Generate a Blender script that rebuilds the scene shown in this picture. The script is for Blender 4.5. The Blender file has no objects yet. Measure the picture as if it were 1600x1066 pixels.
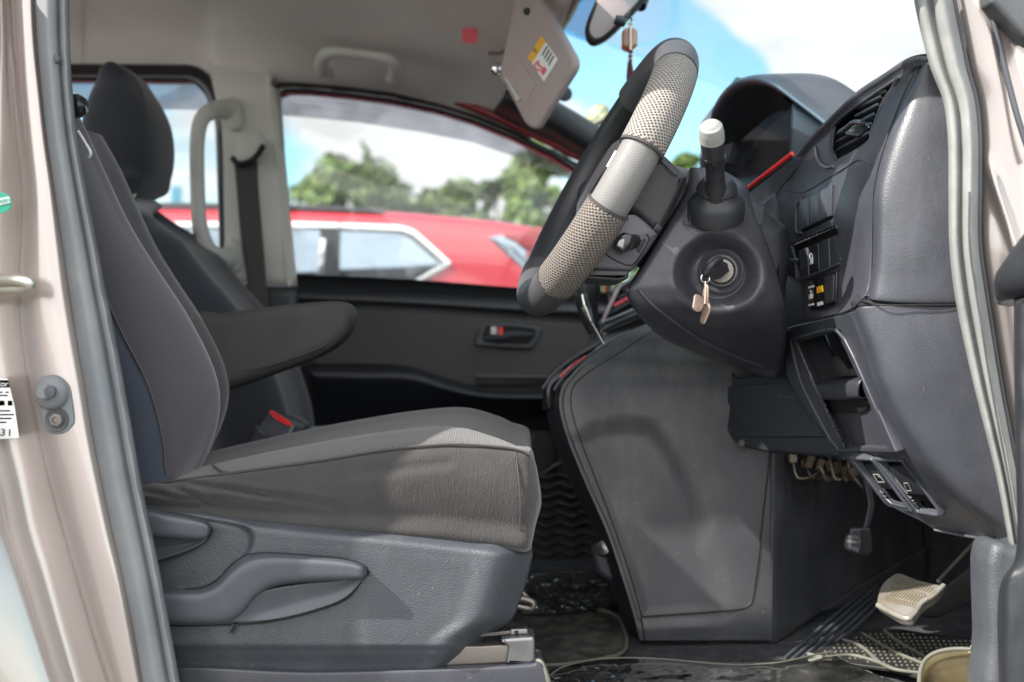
import bpy, bmesh, math, random
from mathutils import Vector, Matrix, noise
R = math.radians
S = bpy.context.scene
C = S.collection
# ------------------------------------------------------------------ camera
F = 1690.0          # focal length in photo pixels (photo 1600 wide)
CZ = 1.0
cam = bpy.data.cameras.new('camera'); cam_o = bpy.data.objects.new('camera', cam); C.objects.link(cam_o)
cam.sensor_width = 36; cam.lens = F / 1600 * 36; cam.clip_start = 0.05; cam.clip_end = 3000
cam_o.location = (0, 0, CZ); cam_o.rotation_euler = (R(90), 0, 0)
cam.dof.use_dof = True; cam.dof.focus_distance = 1.36; cam.dof.aperture_fstop = 3.6
S.camera = cam_o
# ------------------------------------------------------------------ light
SUN = Vector((-0.68, -0.27, 0.68)).normalized()
sun = bpy.data.lights.new('sun', 'SUN'); sun.energy = 3.3; sun.angle = R(0.6); sun.color = (1, .95, .88)
sun_o = bpy.data.objects.new('sun', sun); C.objects.link(sun_o)
sun_o.rotation_euler = SUN.to_track_quat('Z', 'Y').to_euler()
W = bpy.data.worlds.new('World'); S.world = W; W.use_nodes = True
def world():
    nt = W.node_tree; nt.nodes.clear(); N = nt.nodes.new; L = nt.links.new
    out = N('ShaderNodeOutputWorld'); bg = N('ShaderNodeBackground'); bg.inputs[1].default_value = 0.15
    sky = N('ShaderNodeTexSky'); sky.sky_type = 'NISHITA'; sky.sun_disc = False
    sky.sun_elevation = math.asin(SUN.z); sky.sun_rotation = math.atan2(SUN.x, SUN.y)
    sky.air_density = 0.8; sky.dust_density = 0.2; sky.ozone_density = 0.6
    tc = N('ShaderNodeTexCoord')
    no = N('ShaderNodeTexNoise'); no.inputs['Scale'].default_value = 2.6; no.inputs['Detail'].default_value = 7
    no.inputs['Roughness'].default_value = .55
    mp = N('ShaderNodeMapping'); mp.inputs['Scale'].default_value = (1, 1, 2.0); mp.inputs['Location'].default_value = (.3, .1, .7)
    L(tc.outputs['Generated'], mp.inputs[0]); L(mp.outputs[0], no.inputs[0])
    acc = no.outputs['Fac']
    # banks of cumulus (positive) and clear gaps (negative), each round a compass direction; first one added unseen as cabin fill
    for (px, py, wid, amp) in ((9999, 0, .75, .5), (1560, 10, .20, .5), (1330, 110, .09, .3), (1180, 30, .03, .15), (640, 215, .22, .36), (850, 240, .07, .2), (1010, 130, .15, -.55), (1110, 160, .06, -.25), (925, 170, .045, .34), (1090, -10, .05, .25), (955, 95, .08, -.25), (300, 200, .13, .05), (440, 250, .05, -.2), (1080, 225, .06, -.15)):
        d = Vector(((px - 800) / F, 1, (533 - py) / F)).normalized() if px < 9000 else Vector((-.1, -1, .9)).normalized()
        vm = N('ShaderNodeVectorMath'); vm.operation = 'DISTANCE'; vm.inputs[1].default_value = d
        L(tc.outputs['Generated'], vm.inputs[0])
        mr = N('ShaderNodeMapRange'); mr.interpolation_type = 'SMOOTHSTEP'
        mr.inputs[1].default_value = 0; mr.inputs[2].default_value = wid * 1.6; mr.inputs[3].default_value = amp; mr.inputs[4].default_value = 0
        L(vm.outputs['Value'], mr.inputs[0])
        ad = N('ShaderNodeMath'); L(acc, ad.inputs[0]); L(mr.outputs[0], ad.inputs[1]); acc = ad.outputs[0]
    rp = N('ShaderNodeMapRange'); rp.interpolation_type = 'SMOOTHSTEP'
    rp.inputs[1].default_value = .46; rp.inputs[2].default_value = .60; rp.inputs[3].default_value = .10
    L(acc, rp.inputs[0])
    mx = N('ShaderNodeMix'); mx.data_type = 'RGBA'
    tn = N('ShaderNodeMix'); tn.data_type = 'RGBA'; tn.blend_type = 'MULTIPLY'; tn.inputs[0].default_value = 1
    L(sky.outputs[0], tn.inputs[6]); tn.inputs[7].default_value = (.50, .71, .61, 1)
    L(rp.outputs[0], mx.inputs[0]); L(tn.outputs[2], mx.inputs[6]); 
    n2 = N('ShaderNodeTexNoise'); n2.inputs['Scale'].default_value = 5; n2.inputs['Detail'].default_value = 6; L(mp.outputs[0], n2.inputs[0])
    sx = N('ShaderNodeSeparateXYZ'); L(tc.outputs['Generated'], sx.inputs[0])
    fy = N('ShaderNodeMapRange'); fy.inputs[1].default_value = -.3; fy.inputs[2].default_value = .4; fy.inputs[3].default_value = 6.4; fy.inputs[4].default_value = 2.7; L(sx.outputs[1], fy.inputs[0])  # clouds behind the camera made brighter to fill the cabin
    fn = N('ShaderNodeMapRange'); fn.inputs[1].default_value = .35; fn.inputs[2].default_value = .6; fn.inputs[3].default_value = .68; fn.inputs[4].default_value = 1.05; L(n2.outputs[0], fn.inputs[0])
    bm_ = N('ShaderNodeMath'); bm_.operation = 'MULTIPLY'; L(fy.outputs[0], bm_.inputs[0]); L(fn.outputs[0], bm_.inputs[1])
    cc = N('ShaderNodeCombineColor'); L(bm_.outputs[0], cc.inputs[0]); L(bm_.outputs[0], cc.inputs[1]); L(bm_.outputs[0], cc.inputs[2])
    L(cc.outputs[0], mx.inputs[7])
    L(mx.outputs[2], bg.inputs[0]); L(bg.outputs[0], out.inputs[0])
world()
S.view_settings.view_transform = 'Standard'; S.view_settings.look = 'None'
S.view_settings.exposure = 1.72; S.view_settings.gamma = 1; S.view_settings.use_curve_mapping = False
# ------------------------------------------------------------------ helpers
def P(px, py, d): return Vector(((px - 800) / F * d, d, CZ + (533 - py) / F * d))
def pix(v): return (v.x / v.y * F + 800, 533 - (v.z - CZ) / v.y * F)
ORG = {}
MATS = {}
def mat(name, col, rough=.5, metal=0, spec=.5, coat=0, coat_rough=.08, bump=None, bs=.3, scale=300, var=0, vscale=12, var_col=None, dist=.001, sheen=0, trans=0, aniso=None, fleck=0, rvar=0, dust=0):
    m = bpy.data.materials.new(name); m.use_nodes = True; nt = m.node_tree; N = nt.nodes.new; L = nt.links.new
    b = nt.nodes['Principled BSDF']; b.inputs['Base Color'].default_value = (*col, 1)
    b.inputs['Roughness'].default_value = rough; b.inputs['Metallic'].default_value = metal
    b.inputs['Specular IOR Level'].default_value = spec
    b.inputs['Coat Weight'].default_value = coat; b.inputs['Coat Roughness'].default_value = coat_rough
    if sheen: b.inputs['Sheen Weight'].default_value = sheen; b.inputs['Sheen Roughness'].default_value = .5
    if trans: b.inputs['Transmission Weight'].default_value = trans
    tc = N('ShaderNodeTexCoord')
    if var or var_col:
        n = N('ShaderNodeTexNoise'); n.inputs['Scale'].default_value = vscale; n.inputs['Detail'].default_value = 6; n.inputs['Roughness'].default_value = .65
        L(tc.outputs['Object'], n.inputs[0])
        r = N('ShaderNodeMapRange'); r.inputs[1].default_value = .42; r.inputs[2].default_value = .68
        L(n.outputs[0], r.inputs[0])
        mx = N('ShaderNodeMix'); mx.data_type = 'RGBA'; mx.inputs[6].default_value = (*col, 1)
        c2 = var_col or tuple(min(1, c * (1 + var)) for c in col)
        mx.inputs[7].default_value = (*c2, 1); L(r.outputs[0], mx.inputs[0]); L(mx.outputs[2], b.inputs['Base Color'])
    if dust:      # sparse specks and faint rubbed smears
        prev = b.inputs['Base Color'].links[0].from_socket if b.inputs['Base Color'].links else None
        n1 = N('ShaderNodeTexNoise'); n1.inputs['Scale'].default_value = 170; n1.inputs['Detail'].default_value = 2
        L(tc.outputs['Object'], n1.inputs[0]); r1 = N('ShaderNodeMapRange'); r1.inputs[1].default_value = .72; r1.inputs[2].default_value = .80; L(n1.outputs[0], r1.inputs[0])
        mp = N('ShaderNodeMapping'); mp.inputs['Scale'].default_value = (10, 10, 3.5); mp.inputs['Rotation'].default_value = (.3, .5, 0); L(tc.outputs['Object'], mp.inputs[0])
        n2 = N('ShaderNodeTexNoise'); n2.inputs['Scale'].default_value = 1; n2.inputs['Detail'].default_value = 9; n2.inputs['Roughness'].default_value = .7; L(mp.outputs[0], n2.inputs[0])
        r2 = N('ShaderNodeMapRange'); r2.inputs[1].default_value = .48; r2.inputs[2].default_value = .75; r2.inputs[4].default_value = .45; L(n2.outputs[0], r2.inputs[0])
        ad = N('ShaderNodeMath'); ad.use_clamp = True; L(r1.outputs[0], ad.inputs[0]); L(r2.outputs[0], ad.inputs[1])
        ml = N('ShaderNodeMath'); ml.operation = 'MULTIPLY'; L(ad.outputs[0], ml.inputs[0]); ml.inputs[1].default_value = dust
        mx = N('ShaderNodeMix'); mx.data_type = 'RGBA'; L(ml.outputs[0], mx.inputs[0]); mx.inputs[6].default_value = (*col, 1); mx.inputs[7].default_value = (.34, .33, .31, 1)
        if prev: L(prev, mx.inputs[6])
        L(mx.outputs[2], b.inputs['Base Color'])
    if rvar:
        n3 = N('ShaderNodeTexNoise'); n3.inputs['Scale'].default_value = 9; n3.inputs['Detail'].default_value = 8
        L(tc.outputs['Object'], n3.inputs[0])
        r3 = N('ShaderNodeMapRange'); r3.inputs[1].default_value = .35; r3.inputs[2].default_value = .65
        r3.inputs[3].default_value = max(0, rough - rvar); r3.inputs[4].default_value = rough + rvar
        L(n3.outputs[0], r3.inputs[0]); L(r3.outputs[0], b.inputs['Roughness'])
    if bump:
        bn = N('ShaderNodeBump'); bn.inputs['Strength'].default_value = bs; bn.inputs['Distance'].default_value = dist
        if bump == 'grain':
            t = N('ShaderNodeTexVoronoi'); t.feature = 'SMOOTH_F1'; t.inputs['Scale'].default_value = scale
            L(tc.outputs['Object'], t.inputs['Vector']); h = t.outputs['Distance']
        elif bump == 'noise':
            t = N('ShaderNodeTexNoise'); t.inputs['Scale'].default_value = scale; t.inputs['Detail'].default_value = 4
            L(tc.outputs['Object'], t.inputs['Vector']); h = t.outputs[0]
        elif bump == 'ribs':            # knitted cloth with fine upright ribs
            mp = N('ShaderNodeMapping'); mp.inputs['Scale'].default_value = (1, .5, .18); L(tc.outputs['Object'], mp.inputs[0])
            t = N('ShaderNodeTexNoise'); t.inputs['Scale'].default_value = scale; t.inputs['Detail'].default_value = 3
            L(mp.outputs[0], t.inputs['Vector'])
            t2 = N('ShaderNodeTexVoronoi'); t2.inputs['Scale'].default_value = 520; L(tc.outputs['Object'], t2.inputs['Vector'])
            a = N('ShaderNodeMath'); a.operation = 'MULTIPLY_ADD'; L(t2.outputs['Distance'], a.inputs[0]); a.inputs[1].default_value = .35; L(t.outputs[0], a.inputs[2]); h = a.outputs[0]
        elif bump in ('weave', 'mesh'):
            # staggered grid of holes in UV metres
            uv = N('ShaderNodeUVMap')
            mp = N('ShaderNodeMapping'); mp.inputs['Scale'].default_value = (scale, scale * .62, 1); mp.inputs['Rotation'].default_value = (0, 0, R(45) if bump == 'weave' else R(33))
            L(uv.outputs[0], mp.inputs[0])
            t = N('ShaderNodeTexVoronoi'); t.inputs['Scale'].default_value = 1; t.inputs['Randomness'].default_value = .12
            L(mp.outputs[0], t.inputs['Vector'])
            rr = N('ShaderNodeMapRange'); rr.interpolation_type = 'SMOOTHSTEP'; rr.inputs[1].default_value = .12; rr.inputs[2].default_value = .48
            L(t.outputs['Distance'], rr.inputs[0]); h = rr.outputs[0]
            if bump == 'mesh':
                mx2 = N('ShaderNodeMix'); mx2.data_type = 'RGBA'; mx2.inputs[6].default_value = tuple(c * .28 for c in col) + (1,)
                mx2.inputs[7].default_value = (*col, 1); L(h, mx2.inputs[0]); L(mx2.outputs[2], b.inputs['Base Color'])
        elif bump == 'tread':
            t = N('ShaderNodeTexWave'); t.inputs['Scale'].default_value = scale; t.inputs['Distortion'].default_value = 0
            L(tc.outputs['Object'], t.inputs['Vector']); h = t.outputs[0]
        L(h, bn.inputs['Height']); L(bn.outputs[0], b.inputs['Normal'])
    if fleck:
        t = N('ShaderNodeTexVoronoi'); t.inputs['Scale'].default_value = 900; L(tc.outputs['Object'], t.inputs['Vector'])
        bn = N('ShaderNodeBump'); bn.inputs['Strength'].default_value = fleck; bn.inputs['Distance'].default_value = .0004
        L(t.outputs['Color'], bn.inputs['Height']); L(bn.outputs[0], b.inputs['Normal'])
    MATS[name] = m
    return m
def glass(name, tint=(1, 1, 1), refl=1.0, rough=0.0, ior=1.45, dirt=0.0, dirt_col=(.7, .7, .68)):
    m = bpy.data.materials.new(name); m.use_nodes = True; nt = m.node_tree; N = nt.nodes.new; L = nt.links.new
    nt.nodes.clear(); out = N('ShaderNodeOutputMaterial')
    tr = N('ShaderNodeBsdfTransparent'); tr.inputs[0].default_value = (*tint, 1)
    gl = N('ShaderNodeBsdfGlossy'); gl.inputs['Roughness'].default_value = rough
    fr = N('ShaderNodeFresnel'); fr.inputs[0].default_value = ior
    mu = N('ShaderNodeMath'); mu.operation = 'MULTIPLY'; mu.inputs[1].default_value = refl; L(fr.outputs[0], mu.inputs[0])
    mx = N('ShaderNodeMixShader'); L(mu.outputs[0], mx.inputs[0]); L(tr.outputs[0], mx.inputs[1]); L(gl.outputs[0], mx.inputs[2])
    last = mx
    if dirt:
        df = N('ShaderNodeBsdfDiffuse'); df.inputs[0].default_value = (*dirt_col, 1)
        tc = N('ShaderNodeTexCoord'); n = N('ShaderNodeTexNoise'); n.inputs['Scale'].default_value = 14; n.inputs['Detail'].default_value = 6
        L(tc.outputs['Object'], n.inputs[0]); r = N('ShaderNodeMapRange'); r.inputs[1].default_value = .35; r.inputs[2].default_value = .75; r.inputs[4].default_value = dirt
        L(n.outputs[0], r.inputs[0]); m2 = N('ShaderNodeMixShader'); L(r.outputs[0], m2.inputs[0]); L(mx.outputs[0], m2.inputs[1]); L(df.outputs[0], m2.inputs[2]); last = m2
    L(last.outputs[0], out.inputs[0]); MATS[name] = m
    return m
# ---- objects
def meshobj(name, verts, faces, m, parent=None, uvs=None, smooth=True, angle=38, solid=0, bevel=0, seg=3, sub=0):
    org = ORG[parent.name] if parent else None
    if org is None:
        mn = Vector((min(v[i] for v in verts) for i in range(3))); mx_ = Vector((max(v[i] for v in verts) for i in range(3)))
        org = Vector(((mn.x + mx_.x) / 2, (mn.y + mx_.y) / 2, mn.z))
    me = bpy.data.meshes.new(name); me.from_pydata([tuple(Vector(v) - org) for v in verts], [], faces)
    if uvs:
        ul = me.uv_layers.new(name='UVMap')
        for lp in me.loops: ul.data[lp.index].uv = uvs[lp.vertex_index]
    ms = m if isinstance(m, (list, tuple)) else [m]
    for x in ms: me.materials.append(MATS[x] if isinstance(x, str) else x)
    me.validate(); me.update()
    if smooth: me.shade_smooth(); me.set_sharp_from_angle(angle=R(angle))
    o = bpy.data.objects.new(name, me); C.objects.link(o)
    if parent: o.parent = parent
    else: o.location = org
    ORG[o.name] = org
    if sub:
        md = o.modifiers.new('sub', 'SUBSURF'); md.levels = sub; md.render_levels = sub
    if solid:
        md = o.modifiers.new('solid', 'SOLIDIFY'); md.thickness = solid; md.offset = -1; md.use_even_offset = False
    if bevel:
        md = o.modifiers.new('bevel', 'BEVEL'); md.width = bevel; md.segments = seg; md.limit_method = 'ANGLE'; md.angle_limit = R(50); md.harden_normals = False
    return o
def thing(name, label, cat, loc, group=None):
    o = bpy.data.objects.new(name, None); C.objects.link(o); o.location = loc; o.empty_display_size = .05
    o['label'] = label; o['category'] = cat
    if group: o['group'] = group
    ORG[o.name] = Vector(loc)
    return o
def tag(o, label, cat, group=None):
    o['label'] = label; o['category'] = cat
    if group: o['group'] = group
    return o
def lab(o, s): o['label'] = s; return o
def cr(pts, n, closed=False, lin=False):
    """Catmull-Rom resample of vectors to n points, even in parameter."""
    k = len(pts); out = []
    segs = k if closed else k - 1
    for i in range(n):
        t = i / (n if closed else n - 1) * segs; j = min(int(t), segs - 1); f = t - j
        if closed: p0, p1, p2, p3 = pts[(j - 1) % k], pts[j % k], pts[(j + 1) % k], pts[(j + 2) % k]
        else:
            p1, p2 = pts[j], pts[j + 1]
            p0 = pts[j - 1] if j > 0 else p1 * 2 - p2
            p3 = pts[j + 2] if j + 2 < k else p2 * 2 - p1
        if lin: out.append(p1.lerp(p2, f)); continue
        out.append(.5 * ((2 * p1) + (p2 - p0) * f + (2 * p0 - 5 * p1 + 4 * p2 - p3) * f * f + (3 * p1 - p0 - 3 * p2 + p3) * f ** 3))
    return out
def inside(px, py, poly):
    c = False; j = len(poly) - 1
    for i in range(len(poly)):
        xi, yi = poly[i][:2]; xj, yj = poly[j][:2]
        if (yi > py) != (yj > py) and px < (xj - xi) * (py - yi) / (yj - yi) + xi: c = not c
        j = i
    return c
def pdist(px, py, poly, closed=True):
    """distance in pixels from a point to a polygon outline"""
    b = 1e9; n = len(poly)
    for i in range(n if closed else n - 1):
        x1, y1 = poly[i][:2]; x2, y2 = poly[(i + 1) % n][:2]
        dx, dy = x2 - x1, y2 - y1; L2 = dx * dx + dy * dy or 1e-9
        t = max(0, min(1, ((px - x1) * dx + (py - y1) * dy) / L2))
        b = min(b, math.hypot(px - x1 - t * dx, py - y1 - t * dy))
    return b
def sm(a, b, x):
    t = max(0, min(1, (x - a) / (b - a))); return t * t * (3 - 2 * t)
def dent(poly, depth, w):
    """smooth recess: full depth inside the outline, blending over w pixels"""
    def f(px, py):
        xs = [p[0] for p in poly]; ys = [p[1] for p in poly]
        if px < min(xs) - w or px > max(xs) + w or py < min(ys) - w or py > max(ys) + w: return 0
        d = pdist(px, py, poly); s = -d if inside(px, py, poly) else d
        return depth * sm(w / 2, -w / 2, s)
    return f
def grid(name, rows, m, parent=None, nu=60, nv=60, off=None, cut=None, solid=.003, bevel=0, angle=38, closed_u=False, closed_v=False, lin=False, matf=None, face_cam=True, cap=False, sub=0):
    """skin through rows of control points; off(px,py)=push away from the camera (m); cut = list of px outlines left open"""
    rr = [cr([Vector(p) for p in r], nu, closed_u, lin) for r in rows]
    cols = [cr([r[i] for r in rr], nv, closed_v, lin) for i in range(nu)]
    V = []; UV = []
    for j in range(nv):
        for i in range(nu):
            v = cols[i][j].copy()
            if off:
                a, b = pix(v); v = v + (v - Vector((0, 0, CZ))).normalized() * off(a, b)
            V.append(v)
    ul = [0.0]
    jm = nv // 2
    for i in range(1, nu): ul.append(ul[-1] + (V[jm * nu + i] - V[jm * nu + i - 1]).length)
    vl = [0.0]; im = nu // 2
    for j in range(1, nv): vl.append(vl[-1] + (V[j * nu + im] - V[(j - 1) * nu + im]).length)
    for j in range(nv):
        for i in range(nu): UV.append((ul[i], vl[j]))
    Fs = []
    for j in range(nv if closed_v else nv - 1):
        for i in range(nu if closed_u else nu - 1):
            a, b, c, d = j * nu + i, j * nu + (i + 1) % nu, ((j + 1) % nv) * nu + (i + 1) % nu, ((j + 1) % nv) * nu + i
            if cut:
                ce = (V[a] + V[b] + V[c] + V[d]) / 4; x, y = pix(ce)
                if any(inside(x, y, q) for q in cut): continue
            Fs.append((a, b, c, d))
    if cap and closed_u:
        Fs.append(tuple(range(nu))); Fs.append(tuple(reversed(range((nv - 1) * nu, nv * nu))))
    if face_cam and not cap:
        s = 0
        for f in Fs[::max(1, len(Fs) // 200)]:
            n = (V[f[1]] - V[f[0]]).cross(V[f[3]] - V[f[0]]); s += n.dot(Vector((0, 0, CZ)) - V[f[0]])
        if s < 0: Fs = [tuple(reversed(f)) for f in Fs]
    if cut:
        use = [0] * len(V)
        for f in Fs:
            for a in f: use[a] += 1
        for j in range(1, nv - 1):
            for i in range(1, nu - 1):
                a = j * nu + i
                if 0 < use[a] < 4:
                    x, y = pix(V[a])
                    bd = 1e9
                    for q in cut:
                        for t in range(len(q)):
                            x1, y1 = q[t]; x2, y2 = q[(t + 1) % len(q)]; dx, dy = x2 - x1, y2 - y1
                            s_ = max(0, min(1, ((x - x1) * dx + (y - y1) * dy) / (dx * dx + dy * dy + 1e-9)))
                            hx, hy = x1 + s_ * dx, y1 + s_ * dy; dd = math.hypot(hx - x, hy - y)
                            if dd < bd: bd, bx, by = dd, hx, hy
                    if bd < 12: V[a] = P(bx, by, V[a].y)
    o = meshobj(name, V, Fs, m, parent, UV, True, angle, solid, bevel, 3, sub)
    if cap:
        bm = bmesh.new(); bm.from_mesh(o.data); bmesh.ops.recalc_face_normals(bm, faces=bm.faces); bm.to_mesh(o.data); bm.free()
    if matf:
        org = ORG[o.name]
        for p in o.data.polygons:
            a, b = pix(p.center + org); p.material_index = matf(a, b, p.center + org)
    return o
def rnd(pts, r, n=6):
    """fillet the corners of a closed outline (2D tuples). r scalar or list"""
    out = []; k = len(pts)
    for i in range(k):
        p = Vector(pts[i][:2]); a = Vector(pts[i - 1][:2]); b = Vector(pts[(i + 1) % k][:2])
        ri = r[i] if isinstance(r, (list, tuple)) else r
        da, db = (a - p), (b - p); la, lb = da.length, db.length
        if ri <= 0 or la < 1e-6 or lb < 1e-6: out.append(tuple(p)); continue
        da /= la; db /= lb
        t = min(ri, la * .49, lb * .49)
        A, B = p + da * t, p + db * t
        for q in range(n + 1):
            f = q / n; out.append(tuple((1 - f) ** 2 * A + 2 * f * (1 - f) * p + f * f * B))
    return out
def curvy(pts, n=None, closed=True):
    v = cr([Vector((p[0], p[1], 0)) for p in pts], n or len(pts) * 6, closed); return [(p.x, p.y) for p in v]
def onplane(px, py, pl):
    """where the sight ray of a pixel meets a plane (point, normal); pl may be a plain depth"""
    if isinstance(pl, (int, float)): return P(px, py, pl)
    o = Vector((0, 0, CZ)); r = P(px, py, 1) - o; t = (pl[0] - o).dot(pl[1]) / r.dot(pl[1]); return o + r * t
def plane3(a, b, c):
    a, b, c = P(*a), P(*b), P(*c); n = (b - a).cross(c - a).normalized()
    if n.dot(Vector((0, 0, CZ)) - a) < 0: n = -n
    return (a, n)
def plate(name, loops, pl, thick, m, parent=None, bevel=.002, out=0.0, seg=3, angle=38):
    """solid plate cut to the outline loops[0] with holes loops[1:], lying on a plane, growing away from the viewer; out lifts it to the viewer"""
    if isinstance(pl, (int, float)): pt, n = P(loops[0][0][0], loops[0][0][1], pl), Vector((0, -1, 0))
    else: pt, n = pl
    ex = Vector((1, 0, 0)) - n * n.x
    if ex.length < .2: ex = Vector((0, 1, 0)) - n * n.y
    ex.normalize(); ey = n.cross(ex).normalized()
    cu = bpy.data.curves.new(name, 'CURVE'); cu.dimensions = '2D'; cu.fill_mode = 'BOTH'
    for lp in loops:
        q = [onplane(a[0], a[1], (pt, n)) - pt for a in lp]
        sp = cu.splines.new('POLY'); sp.points.add(len(q) - 1)
        for i, v in enumerate(q): sp.points[i].co = (v.dot(ex), v.dot(ey), 0, 1)
        sp.use_cyclic_u = True
    bv = min(bevel, thick * .48)
    cu.extrude = thick / 2 - bv; cu.bevel_depth = bv; cu.bevel_resolution = seg; cu.offset = -bv
    t = bpy.data.objects.new('tmp', cu); me = bpy.data.meshes.new_from_object(t)
    bpy.data.objects.remove(t); bpy.data.curves.remove(cu)
    M = Matrix((ex, ey, n)).transposed()
    V = [pt + M @ v.co + n * (out - thick / 2) for v in me.vertices]
    bmn = bmesh.new(); bmn.from_mesh(me); bmesh.ops.remove_doubles(bmn, verts=bmn.verts, dist=1e-6); bmn.to_mesh(me); bmn.free()
    V = [pt + M @ v.co + n * (out - thick / 2) for v in me.vertices]
    Fs = [tuple(p.vertices) for p in me.polygons]
    UV = [(v.co.x, v.co.y) for v in me.vertices]
    bpy.data.meshes.remove(me)
    return meshobj(name, V, Fs, m, parent, UV, True, angle)
def tube(name, pts, rad, m, parent=None, n=12, k=None, sq=1.0, flat=None, caps=True, up=None, closed=False, smooth=True):
    """tube through world points; rad scalar or list; flat = height factor of the section"""
    pts = [Vector(p) for p in pts]
    k = k or max(2, (len(pts) - 1) * 8 + 1)
    rl = rad if isinstance(rad, (list, tuple)) else [rad] * len(pts)
    pp = cr(pts, k, closed) if smooth and len(pts) > 2 else cr(pts, k, closed, True)
    rp = []
    for i in range(k):
        t = i / (k if closed else k - 1) * (len(rl) if closed else len(rl) - 1); j = int(t); f = t - j
        rp.append(rl[j % len(rl)] * (1 - f) + rl[(j + 1) % len(rl) if closed else min(j + 1, len(rl) - 1)] * f)
    V = []; UV = []; ref = Vector(up) if up else None; acc = 0
    for i in range(k):
        a = pp[(i + 1) % k] if (closed or i + 1 < k) else pp[i]; b = pp[i - 1] if (closed or i > 0) else pp[i]
        T = (a - b).normalized()
        if ref is None: ref = T.orthogonal()
        s = (ref - T * ref.dot(T)); s = s.normalized() if s.length > 1e-6 else T.orthogonal().normalized()
        if not up: ref = s
        q = T.cross(s)
        if i: acc += (pp[i] - pp[i - 1]).length
        for c in range(n):
            an = 2 * math.pi * c / n; ca, sa = math.cos(an), math.sin(an)
            if sq != 1.0: ca = math.copysign(abs(ca) ** sq, ca); sa = math.copysign(abs(sa) ** sq, sa)
            V.append(pp[i] + s * (ca * rp[i] * (flat or 1)) + q * (sa * rp[i])); UV.append((acc, c / n * 2 * math.pi * rp[i]))
    Fs = []
    for i in range(k if closed else k - 1):
        for c in range(n): Fs.append((i * n + c, i * n + (c + 1) % n, ((i + 1) % k) * n + (c + 1) % n, ((i + 1) % k) * n + c))
    if caps and not closed: Fs.append(tuple(reversed(range(n)))); Fs.append(tuple(range((k - 1) * n, k * n)))
    return meshobj(name, V, Fs, m, parent, UV, True, 50)
def lathe(name, prof, origin, axis, m, parent=None, n=40, uvs=None):
    """profile [(radius, height)] spun round an axis"""
    ax = Vector(axis).normalized(); s = ax.orthogonal().normalized(); q = ax.cross(s); V = []; Fs = []
    for r, h in prof:
        for c in range(n):
            an = 2 * math.pi * c / n; V.append(Vector(origin) + ax * h + (s * math.cos(an) + q * math.sin(an)) * max(r, 1e-5))
    for i in range(len(prof) - 1):
        for c in range(n): Fs.append((i * n + c, i * n + (c + 1) % n, (i + 1) * n + (c + 1) % n, (i + 1) * n + c))
    Fs.append(tuple(range(n))); Fs.append(tuple(range((len(prof) - 1) * n, len(prof) * n)))
    o = meshobj(name, V, Fs, m, parent, None, True, 40)
    bm = bmesh.new(); bm.from_mesh(o.data); bmesh.ops.recalc_face_normals(bm, faces=bm.faces); bm.to_mesh(o.data); bm.free()
    return o
def box(name, c, size, m, parent=None, bevel=.003, rot=None):
    """bevelled block at world centre c"""
    M = rot or Matrix.Identity(3); V = []
    for x in (-.5, .5):
        for y in (-.5, .5):
            for z in (-.5, .5): V.append(Vector(c) + M @ Vector((x * size[0], y * size[1], z * size[2])))
    Fs = [(0, 1, 3, 2), (4, 6, 7, 5), (0, 4, 5, 1), (2, 3, 7, 6), (0, 2, 6, 4), (1, 5, 7, 3)]
    return meshobj(name, V, Fs, m, parent, None, True, 40, 0, bevel)
def text(name, s, pl, px, py, h, m, parent, ang=0, out=.0006, align='CENTER', squeeze=1.0):
    """letters of height h (m) lying on a plane, turned ang degrees in the picture"""
    if isinstance(pl, (int, float)): pl = (P(px, py, pl), Vector((0, -1, 0)))
    n = pl[1]; o0 = onplane(px, py, pl)
    a = math.radians(ang); ex = (onplane(px + 10 * math.cos(a), py - 10 * math.sin(a), pl) - o0).normalized(); ey = n.cross(ex).normalized()
    cu = bpy.data.curves.new(name, 'FONT'); cu.body = s; cu.size = h; cu.align_x = align; cu.align_y = 'CENTER'; cu.extrude = .0003
    t = bpy.data.objects.new('tmp', cu); me = bpy.data.meshes.new_from_object(t); bpy.data.objects.remove(t); bpy.data.curves.remove(cu)
    V = [o0 + ex * v.co.x * squeeze + ey * v.co.y + n * (out + v.co.z) for v in me.vertices]
    Fs = [tuple(p.vertices) for p in me.polygons]; bpy.data.meshes.remove(me)
    return meshobj(name, V, Fs, m, parent, None, False)
def merge(objs):
    """join finished meshes (same parent) into the first one, keeping materials"""
    a = objs[0]; bm = bmesh.new(); mats = []
    for o in objs:
        me = o.data; idx = []
        for mm in me.materials:
            if mm not in mats: mats.append(mm)
            idx.append(mats.index(mm))
        n0 = len(bm.faces); tmp = me.copy(); tmp.transform(Matrix.Translation(ORG[o.name] - ORG[a.name])); bm.from_mesh(tmp); bpy.data.meshes.remove(tmp)
        bm.faces.ensure_lookup_table()
        for f in bm.faces[n0:]: f.material_index = idx[f.material_index] if idx else 0
    bm.to_mesh(a.data); bm.free(); a.data.materials.clear()
    for mm in mats: a.data.materials.append(mm)
    for o in objs[1:]: bpy.data.objects.remove(o)
    return a
from mathutils.bvhtree import BVHTree
BV = {}
def bvh(o):
    if o.name not in BV:
        org = ORG[o.name]; BV[o.name] = BVHTree.FromPolygons([v.co + org for v in o.data.vertices], [tuple(p.vertices) for p in o.data.polygons])
    return BV[o.name]
def on(o, x, y, lift=.001):
    """the point of a finished surface seen at a pixel, raised a little off it"""
    c = Vector((0, 0, CZ)); r = (P(x, y, 1) - c).normalized(); h = bvh(o).ray_cast(c, r)
    if h[0] is None or abs(h[0].y - 1.45) > .6: return None
    n = h[1] if h[1].dot(r) < 0 else -h[1]
    return h[0] + n * lift
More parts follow.
